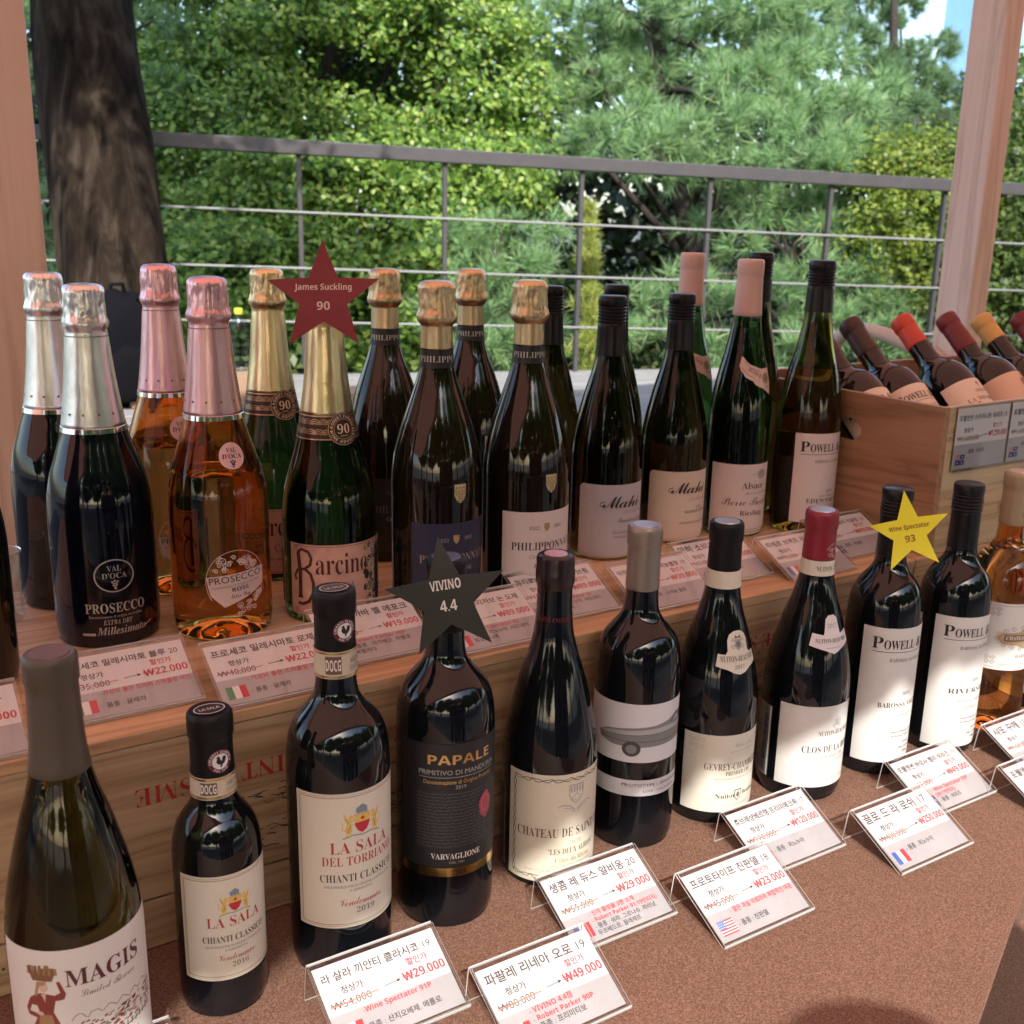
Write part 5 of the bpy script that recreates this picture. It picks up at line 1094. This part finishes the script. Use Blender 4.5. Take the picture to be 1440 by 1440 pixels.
# ---------------- bottles laid on their backs in the open crate
LY = 'bottles lying in the open crate'
EL = R_(43.5); fl = SZ + .0115; fy = YC + .0095
def lying(x, R, H, glass, capm, lab, fn, zb=.245):
    o = bottle(x, fy + R * sin(EL) + .001, fl + R * cos(EL) + .001, 'bord', H, R, glass, lab, LY, tilt=EL); still_cap(o, zb, capm); fn(o); return o
def l_pow(o): powell(o, 'STEINERT', ['SHIRAZ'], .168, PEACH)
def l_miss(o):
    A = Art(); A.rect(-.052, .055, .052, .165, PEACH); BK = mat('ink_sepia', (.14, .08, .05), .6)
    A.rect(-.0008, .151, .0008, .160, BK, 1); A.rect(-.003, .1555, .003, .157, BK, 1); A.text('CHATEAU', 0, .1425, .0045, BK, 'serif', width=.022); A.text('LA MISSION', -.002, .1295, .0062, BK, 'serif', width=.056, off=-.008)
    rr = random.Random(9)
    for q in range(60): s = rr.uniform(-.026, .03); A.ell(s, .116 + rr.gauss(0, .004), rr.uniform(.0015, .004), rr.uniform(.001, .0022), mat('ink_sepia_mid', (.34, .22, .14), .6), 1, 8)
    A.rect(-.006, .098, .030, .106, BK, 1); A.rect(-.004, .0985, .028, .1035, mat('ink_sepia_mid', (.34, .22, .14)), 2); [A.ell(-.024 + q * .009, .100, .0042, .005, BK, 2, 10) for q in range(2)]; wrap(o, A, 'label', 4)
def l_tower(o):
    A = Art(); A.rect(-.054, .050, .054, .170, mat('paper_tan', (.72, .50, .36), .6)); TB = mat('ink_tower_brown', (.30, .17, .11), .6)
    A.rect(.003, .130, .024, .153, TB, 1); A.ell(.0135, .153, .0105, .006, TB, 1); A.rect(.007, .133, .012, .150, mat('paper_tan', (.7, .5, .4)), 2); A.rect(-.010, .112, .034, .124, TB, 1); A.poly([(-.010, .124), (.012, .131), (.034, .124)], TB, 1); [A.rect(-.007 + q * .006, .1125, -.004 + q * .006, .119, mat('paper_tan', (.7, .5, .4)), 2) for q in range(6)]
    A.rect(.0128, .157, .0142, .167, TB, 1); A.rect(.0095, .1625, .0175, .1640, TB, 1); A.text('GRAND VIN', .012, .098, .005, TB, 'serif', width=.034); A.text('2016', .012, .085, .0042, TB, 'serif'); wrap(o, A, 'label', -6)
def l_plain(o):
    A = Art(); A.rect(-.05, .055, .05, .165, PEACH); A.text('CHATEAU', .0, .14, .006, BROWN, 'serif'); wrap(o, A, 'label', 0)
lying(1.1185, .0358, .300, G_BROWNK, C_BROWNK, 'brown-capped lying bottle partly behind the tall olive bottle, first by the hand hole', lambda q: powell(q, 'STEINERT', ['SHIRAZ'], .168, PEACH, phi=-28))
lying(1.192, .0366, .302, G_BROWNK, C_BROWNK, 'brown-capped lying bottle with peach label, left of the scarlet-capped one', l_pow)
lying(1.300, .0380, .302, G_RED, C_SCARLET, 'lying bottle with bright scarlet capsule', l_miss, .252)
lying(1.399, .0380, .302, G_RED, C_DRED, 'lying bottle with dark red capsule and a tower drawn on its tan label', l_tower, .240)
lying(1.477, .0372, .298, G_GREENK, C_YEL, 'lying bottle with yellow-orange capsule', l_plain, .252)
lying(1.573, .0375, .298, G_RED, C_DRED, 'lying bottle with dark red capsule at the right edge of the picture', l_plain, .245)
b = MB(); ca, sa = cos(EL), sin(EL); y0 = .012 + .075 * ca; z0 = .0115 + .0 + .075 * sa
def rest(u, vv): return (.0105 + 0, 0, 0)
yy0, zz0 = .012 + .0385 * 2 * sa - .0385 * 2 * sa, .0125
v = []
for xx in (.0105, WX - .0105):
    for (L, dn) in ((.05, .0022), (.215, .0022), (.215, .0102), (.05, .0102)):
        v.append((xx, .0095 + .0385 * sa + L * ca + (.0385 + dn) * sa, .0115 + .0385 * ca + L * sa - (.0385 + dn) * ca + .001))
b.add(v, [(0, 1, 2, 3), (7, 6, 5, 4), (0, 4, 5, 1), (1, 5, 6, 2), (2, 6, 7, 3), (3, 7, 4, 0)]); b.build('bottle_rest', SIDEW, oc, fixn=True)

# ================================================================== STAR CARDS
def star(px, py, dp, Rr, rot, m, txt, ink, lab, yawd=0, tall=1.):
    c = at(px, py, dp); X = (rt * cos(R_(yawd)) + fw * sin(R_(yawd))).normalized(); Y = up.copy(); Nn = X.cross(Y).normalized()
    pts = []
    for k in range(10):
        a = pi / 2 + k * pi / 5 + R_(rot); r = Rr if k % 2 == 0 else Rr * .42; pts.append((r * cos(a), r * sin(a) * tall))
    root = empty('star_card', tuple(c), lab, 'paper star', 'score stars on the bottle necks')
    bend = lambda s_, t_: .0035 * cos(s_ * 38 + rot) + .0022 * sin(t_ * 45 + px)
    B_ = Art(); B_.poly(pts, m, 0, .006); B_.poly([(p[0], p[1]) for p in pts], m, -6, .006)
    for p, q in zip(pts, pts[1:] + pts[:1]):
        n = 8; vs_ = [(p[0] + (q[0] - p[0]) * i / n, p[1] + (q[1] - p[1]) * i / n) for i in range(n + 1)]; k0 = len(B_.v); B_.v += [(a, c, 0) for a, c in vs_] + [(a, c, -6) for a, c in vs_]
        B_.f += [(k0 + i, k0 + i + 1, k0 + n + 2 + i, k0 + n + 1 + i) for i in range(n)]; B_.m += [0] * n
    f_ = lambda s_, t_, h: X * s_ + Y * t_ + Nn * (h + bend(s_, t_))
    B_.build('card', f_, root)
    A = Art()
    for (s, t_, cap, wd) in txt: A.text(s, 0 + t_ * -sin(R_(rot)), t_ * cos(R_(rot)), cap, ink, 'bold', width=wd, rot=R_(rot), ly=2)
    A.build('lettering', f_, root)
star(455, 418, .950, .0510, 1.5, mat('star_red', (.22, .030, .045), .55, var=.06, vs_=60), [('James Suckling', .0062, .0054, .0490), ('90', -.0115, .0072, .0112)], mat('star_ink_cream', (.75, .66, .60), .6), 'dark red paper star on a gold-foiled neck')
star(629, 842, .822, .0478, 9, mat('star_black', (.018, .019, .017), .45, var=.06, vs_=60), [('VIVINO', .0070, .0074, .0235), ('4.4', -.0095, .0082, .0130)], mat('star_ink_white', (.74, .73, .70), .6), 'black paper star on the neck of the gold-banded black bottle')
star(1281, 749, 1.083, .0425, 9, mat('star_yellow', (.84, .77, .03), .5), [('Wine Spectator', .0035, .0046, .0415), ('93', -.0095, .0066, .0105)], mat('star_ink_brown', (.25, .10, .02), .6), 'bright yellow paper star on a screw-capped neck')

# ================================================================== PRICE CARDS
ACR = clear('acrylic', (.975, .98, .98)); ACE = mat('acrylic_edge_glow', (.85, .88, .88), .2, trans=.55, ior=1.3)  # edges coloured pale to carry the bright glow of lit acrylic
AL = math.atan2(.033, .062); SL = math.hypot(.033, .062); TW = .102
def won(A, s, t, cap, m, num, st, wmax):
    V, F, Wn = glyphs('W' + num, st); k = min(cap / CAP, wmax / Wn); w_ = glyphs('W', st)[2] * k
    A.text('W' + num, s, t, cap, m, st, 'l', 3, width=Wn * k)
    for q in (.36, .58): A.rect(s - .0004, t + cap * q, s + w_ + .0004, t + cap * (q + .10), m, 3, 1)
    return Wn * k
def flag(A, s, t, w_, h_, kind):
    if kind in ('it', 'fr', 'es'):
        cs = {'it': (FG, WHITE, FR), 'fr': (FB, WHITE, FR)}.get(kind)
        if cs:
            for i, c in enumerate(cs): A.rect(s + w_ * i / 3, t, s + w_ * (i + 1) / 3, t + h_, c, 3, 1)
        else:
            A.rect(s, t, s + w_, t + h_, FR, 3, 1); A.rect(s, t + h_ * .25, s + w_, t + h_ * .75, mat('flag_yellow', (.75, .5, .05), .6), 4, 1)
    elif kind == 'us':
        for i in range(11): A.rect(s, t + h_ * i / 11, s + w_, t + h_ * (i + 1) / 11, FR if i % 2 == 0 else WHITE, 3, 1)
        A.rect(s, t + h_ * 5 / 11, s + w_ * .45, t + h_, mat('flag_us_blue', (.10, .22, .5), .6), 4, 1)
        for i in range(4):
            for j in range(3): A.ell(s + w_ * (.06 + .11 * i), t + h_ * (.54 + .16 * j), .0005, .0005, WHITE, 5, 5)
    elif kind == 'au':
        A.rect(s, t, s + w_, t + h_, NAVYF, 3, 1)
        for m, wd in ((WHITE, .0016), (FR, .0008)):
            ly = 4 if m is WHITE else 5
            A.line([(s, t + h_ * .75), (s + w_ * .5, t + h_ * .75)], wd, m, ly); A.line([(s + w_ * .25, t + h_ * .5), (s + w_ * .25, t + h_)], wd, m, ly); A.line([(s, t + h_ * .5), (s + w_ * .5, t + h_)], wd * .7, m, ly); A.line([(s, t + h_), (s + w_ * .5, t + h_ * .5)], wd * .7, m, ly)
        for a, c in ((.25, .22), (.75, .8), (.65, .5), (.87, .55), (.75, .2)): A.ell(s + w_ * a, t + h_ * c, .0009, .0009, WHITE, 4, 6)
def card_art(title, old, new, lines, fl_, s0=.002, t0=.0035, w_=.098, h_=.062):
    A = Art(); A.rect(s0, t0, s0 + w_, t0 + h_, CARDW, 0, 1); A.rect(s0, t0, s0 + w_, t0 + h_ * .40, CARDG, 1, 1)
    T = mat('ink_print', (.045, .045, .05), .6); Wt = glyphs(title)[2]; cap = min(.0078, (w_ * .90) / Wt * CAP)
    A.text(title, s0 + .004, t0 + h_ * .795, max(cap, .0052), T, '', 'l', 3, width=min(w_ * .91, Wt * max(cap, .0052) / CAP))
    y = t0 + h_ * .46
    A.text('정상가', s0 + .0235, y + .0098, .0044, T, '', 'c', 3); a = won(A, s0 + .004, y, .0058, T, old, '', .040)
    A.line([(s0 + .003, y + .0024), (s0 + .010 + a, y + .0034)], .0009, STRIKE, 4)
    x0 = s0 + .046; A.line([(x0, y + .0042), (x0 + .0105, y + .0048)], .0006, T, 3); A.poly([(x0 + .0105, y + .0062), (x0 + .0138, y + .0050), (x0 + .0105, y + .0034)], T, 3)
    A.text('할인가', s0 + .077, y + .0125, .0044, RED, '', 'c', 3); won(A, s0 + .0615, y + .0018, .0066, RED, new, 'bold', .0345)
    flag(A, s0 + .005, t0 + .0045, .0165, .0125, fl_)
    n = len(lines); st = min(.0062, .0225 / max(n, 1)); yy = t0 + h_ * .40 - st
    for i, (tx, c) in enumerate(lines):
        cp = st * .62; Wl = glyphs(tx, 'bold' if c else '')[2] * cp / CAP
        A.text(tx, s0 + .0245, yy - i * st + st * .22, cp, RED if c else T, 'bold' if c else '', 'l', 3, width=min(Wl, w_ * .72))
    return A
def holder_mesh():
    b = MB(); e = .0011
    def slab(p, q, nx=TW, m=0):
        d = Vector((q[0] - p[0], q[1] - p[1])).normalized(); n = Vector((-d.y, d.x)) * e / 2; P = [(p[0] + n.x, p[1] + n.y), (q[0] + n.x, q[1] + n.y), (q[0] - n.x, q[1] - n.y), (p[0] - n.x, p[1] - n.y)]
        v = [(0, a, c) for a, c in P] + [(nx, a, c) for a, c in P]
        b.add(v, [(0, 1, 5, 4), (2, 3, 7, 6)], 0); b.add(v, [(0, 3, 2, 1), (4, 5, 6, 7), (1, 2, 6, 5), (3, 0, 4, 7)], 1)
    nv = Vector((-sin(AL), cos(AL)))
    slab((.0672, .0008), (.0630, .0322)); slab((.0622, .0334), (.0004, .0006))
    o2 = nv * .0032; slab((.0004 + o2.x, .0006 + o2.y + .0008), (.0600 + o2.x, .0325 + o2.y)); slab((-.0008, .0010), (-.0018, .0034)); slab((.0628, .0330), (.0612, .0346))
    me = bpy.data.meshes.new('holder'); me.from_pydata(b.v, [], b.f); me.materials.append(ACR); me.materials.append(ACE); me.polygons.foreach_set('material_index', b.m); me.update(); return me
HM = holder_mesh()
def price(x, y, z, title, old, new, lines, fl_, lab, grp, yawd=0.):
    root = empty('price_card_stand', (x, y, z), lab, 'price card', grp, rot=(0, 0, R_(yawd)))
    h = bpy.data.objects.new('acrylic_holder', HM); COL.objects.link(h); h.parent = root
    A = card_art(title, old, new, lines, fl_); ca, sa = cos(AL), sin(AL)
    A.build('paper_card', lambda s, t, hh: (s, t * ca - hh * sa, t * sa + hh * ca + .0004), root, step=.00008, base=.0009)
PG = 'price cards on the brown cloth'; UG = 'price cards along the crate shelf'
Z1 = TZ + .0004; Z2 = SZ + .0004
price(.041, .583, Z1, '마기스 샤르도네 21', '45,000', '25,000', [('품종 : 샤르도네', 0)], 'fr', 'acrylic price stand showing only a corner at the bottom left edge', PG)
price(.242, .583, Z1, '라 살라 끼안티 클라시코 19', '54,000', '29,000', [('-Wine Spectator 91P', 1), ('', 0), ('품종 : 산지오베제, 메를로', 0)], 'it', 'price stand reading 54,000 to 29,000 before the tall cream-labelled bottle', PG)
price(.343, .521, Z1, '파팔레 리네아 오로 19', '80,000', '49,000', [('- VIVINO 4.4점', 1), ('- Robert Parker 90P', 1), ('- 품종 : 프리미티보', 0)], 'it', 'price stand reading 80,000 to 49,000, nearest the bottom edge', PG)
price(.446, .590, Z1, '생콤 레 듀스 알비옹 20', '55,000', '29,000', [('- 신의 물방울 3편 소개', 1), ('- Robert Parker 91(19빈티지)', 1), ('- 품종 : 쉬라, 그르나슈, 까리냥,', 0), ('  무르베드르, 끌레레뜨', 0)], 'fr', 'price stand reading 55,000 to 29,000 before the rope-bordered label', PG)
price(.5505, .535, Z1, '프로토타이프 진판델 18', '45,000', '23,000', [('- 잘은 과실 아로마와 복합적인 여운', 1), ('', 0), ('- 품종 : 진판델', 0)], 'us', 'price stand with the American flag reading 45,000 to 23,000', PG)
price(.651, .589, Z1, '쥬브레샹베르땡 프리미에크뤼 17', '220,000', '120,000', [('', 0), ('- 품종 : 피노누아', 0)], 'fr', 'price stand reading 220,000 to 120,000', PG)
price(.7585, .5297, Z1, '끌로 드 라 로쉬 17', '400,000', '250,000', [('', 0), ('- 품종 : 피노누아', 0)], 'fr', 'price stand with a full French flag reading 400,000 to 250,000', PG)
price(.865, .578, Z1, '포웰앤썬 바로사 밸리 쉬라즈 19', '99,000', '49,000', [('- Wine Spectator 93P', 1), ('  (2017빈티지)', 1), ('- 품종 : 쉬라즈', 0)], 'au', 'price stand reading 49,000 before the bottle with the yellow star', PG)
price(.958, .513, Z1, '포웰앤썬 리버사이드 19', '99,000', '49,000', [('', 0), ('- 품종 : 그르나슈, 쉬라즈', 0)], 'au', 'price stand at the right edge, cut off, nearer the front of the cloth', PG)
price(1.027, .580, Z1, '샤또 꾸떼 15', '160,000', '110,000', [('', 0), ('- 품종 : 세미용', 0)], 'fr', 'price stand at the right edge before the amber bottle', PG)
price(-.011, .770, Z2, '브라케토 모스카토', '35,000', '18,000', [('- 섬세하고 부드러운', 1), ('- 화이트 스파클링', 0), ('- 모스카토', 0)], 'it', 'shelf price card cut off by the left edge', UG)
price(.121, .797, Z2, '프로세코 밀레시마토 블루 20', '35,000', '22,000', [('- 가성비 좋은 드라이 스파클링 와인', 1), ('', 0), ('- 품종 : 글레라', 0)], 'it', 'shelf price card before the blue-black silver-foiled bottle', UG)
price(.229, .769, Z2, '프로세코 밀레시마토 로제', '40,000', '22,000', [('- 가성비 좋은 스파클링 와인', 1), ('', 0), ('- 품종 : 글레라', 0)], 'it', 'shelf price card before the pink-foiled rosé bottle', UG)
price(.333, .800, Z2, '바르치노 까바 벨 에포크', '35,000', '19,000', [('- Robert Parker 90P', 1), ('- 품종 : 마카베오, 자렐로,', 0), ('  빠렐라다', 0)], 'es', 'shelf price card reading 19,000 behind the rooster-sealed black capsule', UG)
price(.437, .773, Z2, '필리뽀나 로얄리저브 논 도제', '150,000', '89,000', [('- Wine Spectator 92', 1), ('- 품종 : 피노누아, 샤도네이,', 0), ('  피노뫼니에', 0)], 'fr', 'shelf price card partly hidden by the black star', UG)
price(.542, .802, Z2, '필리뽀나 로얄리저브 브륏', '150,000', '89,000', [('- Wine Spectator 92', 1), ('- 품종 : 피노누아, 샤도네이,', 0), ('  피노뫼니에', 0)], 'fr', 'shelf price card reading 89,000 behind the wax-topped bottle', UG)
price(.650, .778, Z2, '마히 싱글빈야드 소비뇽블랑 19', '75,000', '39,000', [('', 0), ('- 품종 : 소비뇽 블랑', 0)], 'au', 'shelf price card reading 39,000 below the grey-lilac label', UG)
price(.756, .806, Z2, '마히 소비뇽블랑 22', '65,000', '35,000', [('', 0), ('- 품종 : 소비뇽 블랑', 0)], 'au', 'shelf price card below the cream-peach script label', UG)
price(.857, .776, Z2, '피에르 브렉트 리슬링 20', '90,000', '50,000', [('', 0), ('- 품종 : 리슬링', 0)], 'fr', 'shelf price card left of the red capsule', UG)
price(.962, .806, Z2, '포웰앤썬 에덴밸리 리슬링 16', '99,000', '49,000', [('', 0), ('- 품종 : 리슬링', 0)], 'au', 'shelf price card right of the red capsule, against the open crate', UG)
for i, (x, tt) in enumerate(((1.090, '포웰앤썬 스타이너트 쉬라즈 15'), (1.193, '포웰앤썬 크랄리 쉬라즈 15'))):
    root = empty('price_card_sleeve', (x, YC - .0005, 1.008), ['clear price sleeve reading 1,600,000 on the open crate front, left one', 'clear price sleeve on the open crate front, cut by the right edge'][i], 'price card', 'price sleeves on the open crate')
    b = MB(); b.box(0, -.0052, 0, TW, -.0042, .0775); b.box(0, -.0012, 0, TW, -.0004, .0775); b.box(0, -.0052, -.001, TW, -.0004, -.0002); b.build('acrylic_sleeve', ACR, root)
    A = card_art(tt, '1,600,000', '1,250,000', [('', 0), ('- 품종 : 쉬라즈', 0)], 'au', .002, .002, .098, .072); A.build('paper_card', lambda s, t, h: (s, -.0016 - h, t), root, step=.00008)

# ================================================================== THINGS AROUND
KRAFT = mat('cardboard', (.36, .235, .15), .8, var=.08, vs_=6); TAPE = mat('packing_tape', (.42, .30, .19), .35)
def carton(x0, y0, x1, y1, zt, lab, slot=False):
    z0 = .583; root = empty('cardboard_box', (x0, y0, z0), lab, 'box', 'cardboard boxes on the platform'); b = MB(); b.box(0, 0, 0, x1 - x0, y1 - y0, zt - z0); b.build('body', KRAFT, root, bevel=.003)
    b = MB(); ym = (y1 - y0) / 2; b.box(-.0006, ym - .0255, zt - z0 - .05, x1 - x0 + .0006, ym + .0255, zt - z0 + .0006); b.build('tape', TAPE, root)
    b = MB(); b.box(.002, .002, zt - z0 + .0008, x1 - x0 - .002, ym - .027, zt - z0 + .003); b.build('flap', KRAFT, root)
c = at(182, 522, 3.95); carton(c.x, c.y, c.x + .26, c.y + .27, c.z, 'brown cardboard box behind the silver-foiled and pink-foiled bottles')
c2 = at(478, 557, 3.72); carton(c2.x, c2.y, c2.x + .15, c2.y + .2, c2.z, 'low brown cardboard box seen between the gold-foiled bottles')
c3 = at(320, 560, 3.75); carton(c3.x + .0, c3.y, c3.x + .20, c3.y + .2, .742, 'brown cardboard box under the water bottle')
wbp = (c3.x + .085, c3.y + .10, .7455)
root = empty('water_bottle', wbp, 'clear plastic water bottle with yellow-green cap', 'water bottle')
b = MB(); pr = [(0, 0), (.026, 0), (.031, .004)] + [(.032 + .0012 * sin(q * 1.6), .008 + q * .0065) for q in range(21)] + [(.029, .152), (.022, .176), (.0135, .192), (.0125, .206), (0, .206)]
b.lathe(pr, 40); b.build('body', clear('water_plastic', (.80, .86, .86), 1.5, .12), root, smooth=50)
b = MB(); b.lathe([(.0128, .198), (.0150, .198), (.0150, .216), (.0135, .218), (0, .218)], 32); b.build('cap', mat('cap_lime', (.52, .58, .03), .4), root, smooth=40)
# dark backpack at the foot of the trunk
bc = at(168, 470, 3.98); root = empty('backpack', (bc.x, bc.y, .583), 'dark navy backpack slumped on the platform before the trunk', 'backpack'); NYL = mat('nylon_navy', (.005, .005, .007), .9, spec=.1, bump=.3, bs=12)
def blob(name, cx, cy, cz, rx, ry_, rz, m, amp=.12, fr=5., p=2.6):
    b = MB(); pr = []
    vs = []; n1, n2 = 22, 32
    b.add([(0, 0, 0)], [])
    b.v = []; b.f = []; b.m = []
    for i in range(n1 + 1):
        th = pi * i / n1 - pi / 2
        for j in range(n2):
            a = 2 * pi * j / n2; f = lambda v: math.copysign(abs(v) ** (2 / p), v); q = Vector((f(cos(th)) * f(cos(a)), f(cos(th)) * f(sin(a)), f(sin(th)))); k = 1 + amp * noise.noise(q * fr * .4)
            b.v.append((cx + q.x * rx * k, cy + q.y * ry_ * k, cz + q.z * rz * k))
    for i in range(n1):
        for j in range(n2): b.f.append((i * n2 + j, i * n2 + (j + 1) % n2, (i + 1) * n2 + (j + 1) % n2, (i + 1) * n2 + j)); b.m.append(0)
    return b.build(name, m, root, smooth=70)
blob('body', 0, 0, .21, .14, .10, .208, NYL); blob('front_pocket', .01, -.09, .13, .10, .035, .10, NYL)
b = MB(); b.tube([(-.03, .0, .40), (-.02, -.02, .445), (.02, -.02, .445), (.03, 0, .40)], .008, 8); b.build('handle', NYL, root, smooth=60)
b = MB(); b.tube([(.06, -.06, .40), (.13, -.10, .36), (.155, -.08, .24), (.12, -.05, .06)], .014, 8); b.build('strap', NYL, root, smooth=60)
# tumbler at the back of the shelf
dv = at(22, 790, 1) - Vector((0, 0, CZ)); tp = Vector((0, 0, CZ)) + dv * ((CZ - SZ - .055) / -dv.z)
root = empty('glass_tumbler', (tp.x - .013, tp.y, SZ + .0005), 'small clear glass tumbler behind the blue-black bottles', 'glass')
b = MB(); b.lathe([(0, 0), (.015, 0), (.0165, .003), (.0190, .066), (.0184, .0668), (.0176, .066), (.0150, .008), (0, .0075)], 40); b.build('cup', clear('tumbler_glass', (.93, .95, .95), 1.5, .02), root, smooth=50)
b = MB(); b.lathe([(.0177, .0662), (.0184, .0672), (.0191, .0662), (.0184, .0655)], 40); b.build('rim', ACE, root, smooth=50)
# pale pipe behind the open crate
root = empty('handrail_pipe', tuple(at(1240, 470, 2.35)), 'cream curved pipe behind the open crate', 'pipe'); r0p = Vector(root.location)
b = MB(); pp = [at(1160, 520, 2.5), at(1178, 478, 2.45), at(1200, 465, 2.4), at(1235, 468, 2.36), at(1275, 484, 2.32), at(1330, 520, 2.28), at(1345, 640, 2.28)]
cr = []
for i in range(len(pp) - 1):
    a = pp[max(i - 1, 0)]; b1 = pp[i]; c1_ = pp[i + 1]; d1 = pp[min(i + 2, len(pp) - 1)]
    for k in range(6):
        t = k / 6; cr.append(.5 * ((2 * b1) + (c1_ - a) * t + (2 * a - 5 * b1 + 4 * c1_ - d1) * t * t + (3 * b1 - a - 3 * c1_ + d1) * t ** 3) - r0p)
e_ = pp[-1] - r0p; cr.append(e_); cr.append(Vector((e_.x, e_.y, -r0p.z)))
b.tube(cr, .016, 12); b.build('pipe', mat('pipe_cream', (.62, .54, .45), .45), root, smooth=60)

# ------------------------------------------------------------------ the photographer, whose head shades the cloth
hd = Vector((.197, -.489, 1.42))
root = empty('person', (hd.x, hd.y, 0), 'person in a dark jacket standing at the table, hands in pockets, hair in a bun', 'person'); B0 = Vector((hd.x, hd.y, 0))
def skin(name, joints, edges, rad, m, sub=2):
    bm = bmesh.new(); ly = bm.verts.layers.skin.verify(); vv = []
    for i, (j, r) in enumerate(zip(joints, rad)):
        v = bm.verts.new(j); v[ly].radius = r if isinstance(r, tuple) else (r, r); v[ly].use_root = (i == 0); vv.append(v)
    for a, c in edges: bm.edges.new((vv[a], vv[c]))
    me = bpy.data.meshes.new(name); bm.to_mesh(me); bm.free(); me.materials.append(m); o = bpy.data.objects.new(name, me); COL.objects.link(o); o.parent = root
    s = o.modifiers.new('skin', 'SKIN'); s.use_smooth_shade = True; u = o.modifiers.new('sub', 'SUBSURF'); u.levels = sub; u.render_levels = sub
    return o
SK = mat('skin', (.52, .34, .25), .5)
J = [(0, 0, .82), (0, 0, .98), (0, .0, 1.12), (0, -.01, 1.24), (0, 0, 1.31), (0, .01, 1.36), (0, .02, 1.42), (0, .015, 1.50),
     (.15, -.01, 1.22), (.20, -.02, 1.02), (.17, .06, .84), (-.15, -.01, 1.22), (-.20, -.02, 1.02), (-.17, .06, .84),
     (.085, 0, .78), (.095, .01, .44), (.095, -.01, .09), (.10, .10, .035), (-.085, 0, .78), (-.095, .01, .44), (-.095, -.01, .09), (-.10, .10, .035)]
Ed = [(0, 1), (1, 2), (2, 3), (3, 4), (4, 5), (5, 6), (6, 7), (3, 8), (8, 9), (9, 10), (3, 11), (11, 12), (12, 13), (0, 14), (14, 15), (15, 16), (16, 17), (0, 18), (18, 19), (19, 20), (20, 21)]
Ra = [.13, .115, .125, .10, .05, .055, .085, .06, .055, .042, .032, .055, .042, .032, .08, .055, .038, .03, .08, .055, .038, .03]
skin('body', J, Ed, Ra, SK)
skin('jacket', [J[i] for i in (0, 1, 2, 3, 8, 9, 10, 11, 12, 13)], [(0, 1), (1, 2), (2, 3), (3, 4), (4, 5), (5, 6), (3, 7), (7, 8), (8, 9)], [.165, .145, .15, .12, .075, .062, .055, .075, .062, .055], mat('jacket_charcoal', (.04, .042, .05), .8))
skin('trousers', [J[i] for i in (0, 14, 15, 16, 18, 19, 20)], [(0, 1), (1, 2), (2, 3), (0, 4), (4, 5), (5, 6)], [.15, .10, .075, .06, .10, .075, .06], mat('denim', (.06, .08, .13), .8))
HAIR = mat('hair_black', (.015, .012, .01), .45)
blob('hair', 0, -.015, 1.455, .098, .112, .098, HAIR, .06, 6, 2.1); blob('hair_bun', -.005, .0, 1.552, .02, .02, .024, HAIR, .1, 6, 2.1)
b = MB(); b.lathe([(0, -.014), (.012, -.01), (.011, .012), (.004, .03), (0, .032)], 12, c=(0, .112, 1.395)); b.build('nose', SK, root, smooth=60)
for sx in (-1, 1):
    b = MB(); b.lathe([(0, -.010), (.010, 0), (0, .010)], 12, c=(sx * .034, .092, 1.425)); b.build('eye', mat('eye_dark', (.02, .015, .012), .2), root, smooth=60)
b = MB(); b.box(-.022, .098, 1.362, .022, .106, 1.370); b.build('mouth', mat('lips', (.35, .12, .11), .5), root, bevel=.003)
q = root.copy(); COL.objects.link(q); q.location = (.545, -.53, 0); q.rotation_euler.z = .35  # added copy out of view, there to shade the cloth's front drop
q['label'] = 'added unseen figure in a dark jacket, placed to shade the hanging cloth'
for ch in list(root.children):
    c = ch.copy(); COL.objects.link(c); c.parent = q
bpy.data.objects.remove(_fo); bpy.data.scenes.remove(_fs)
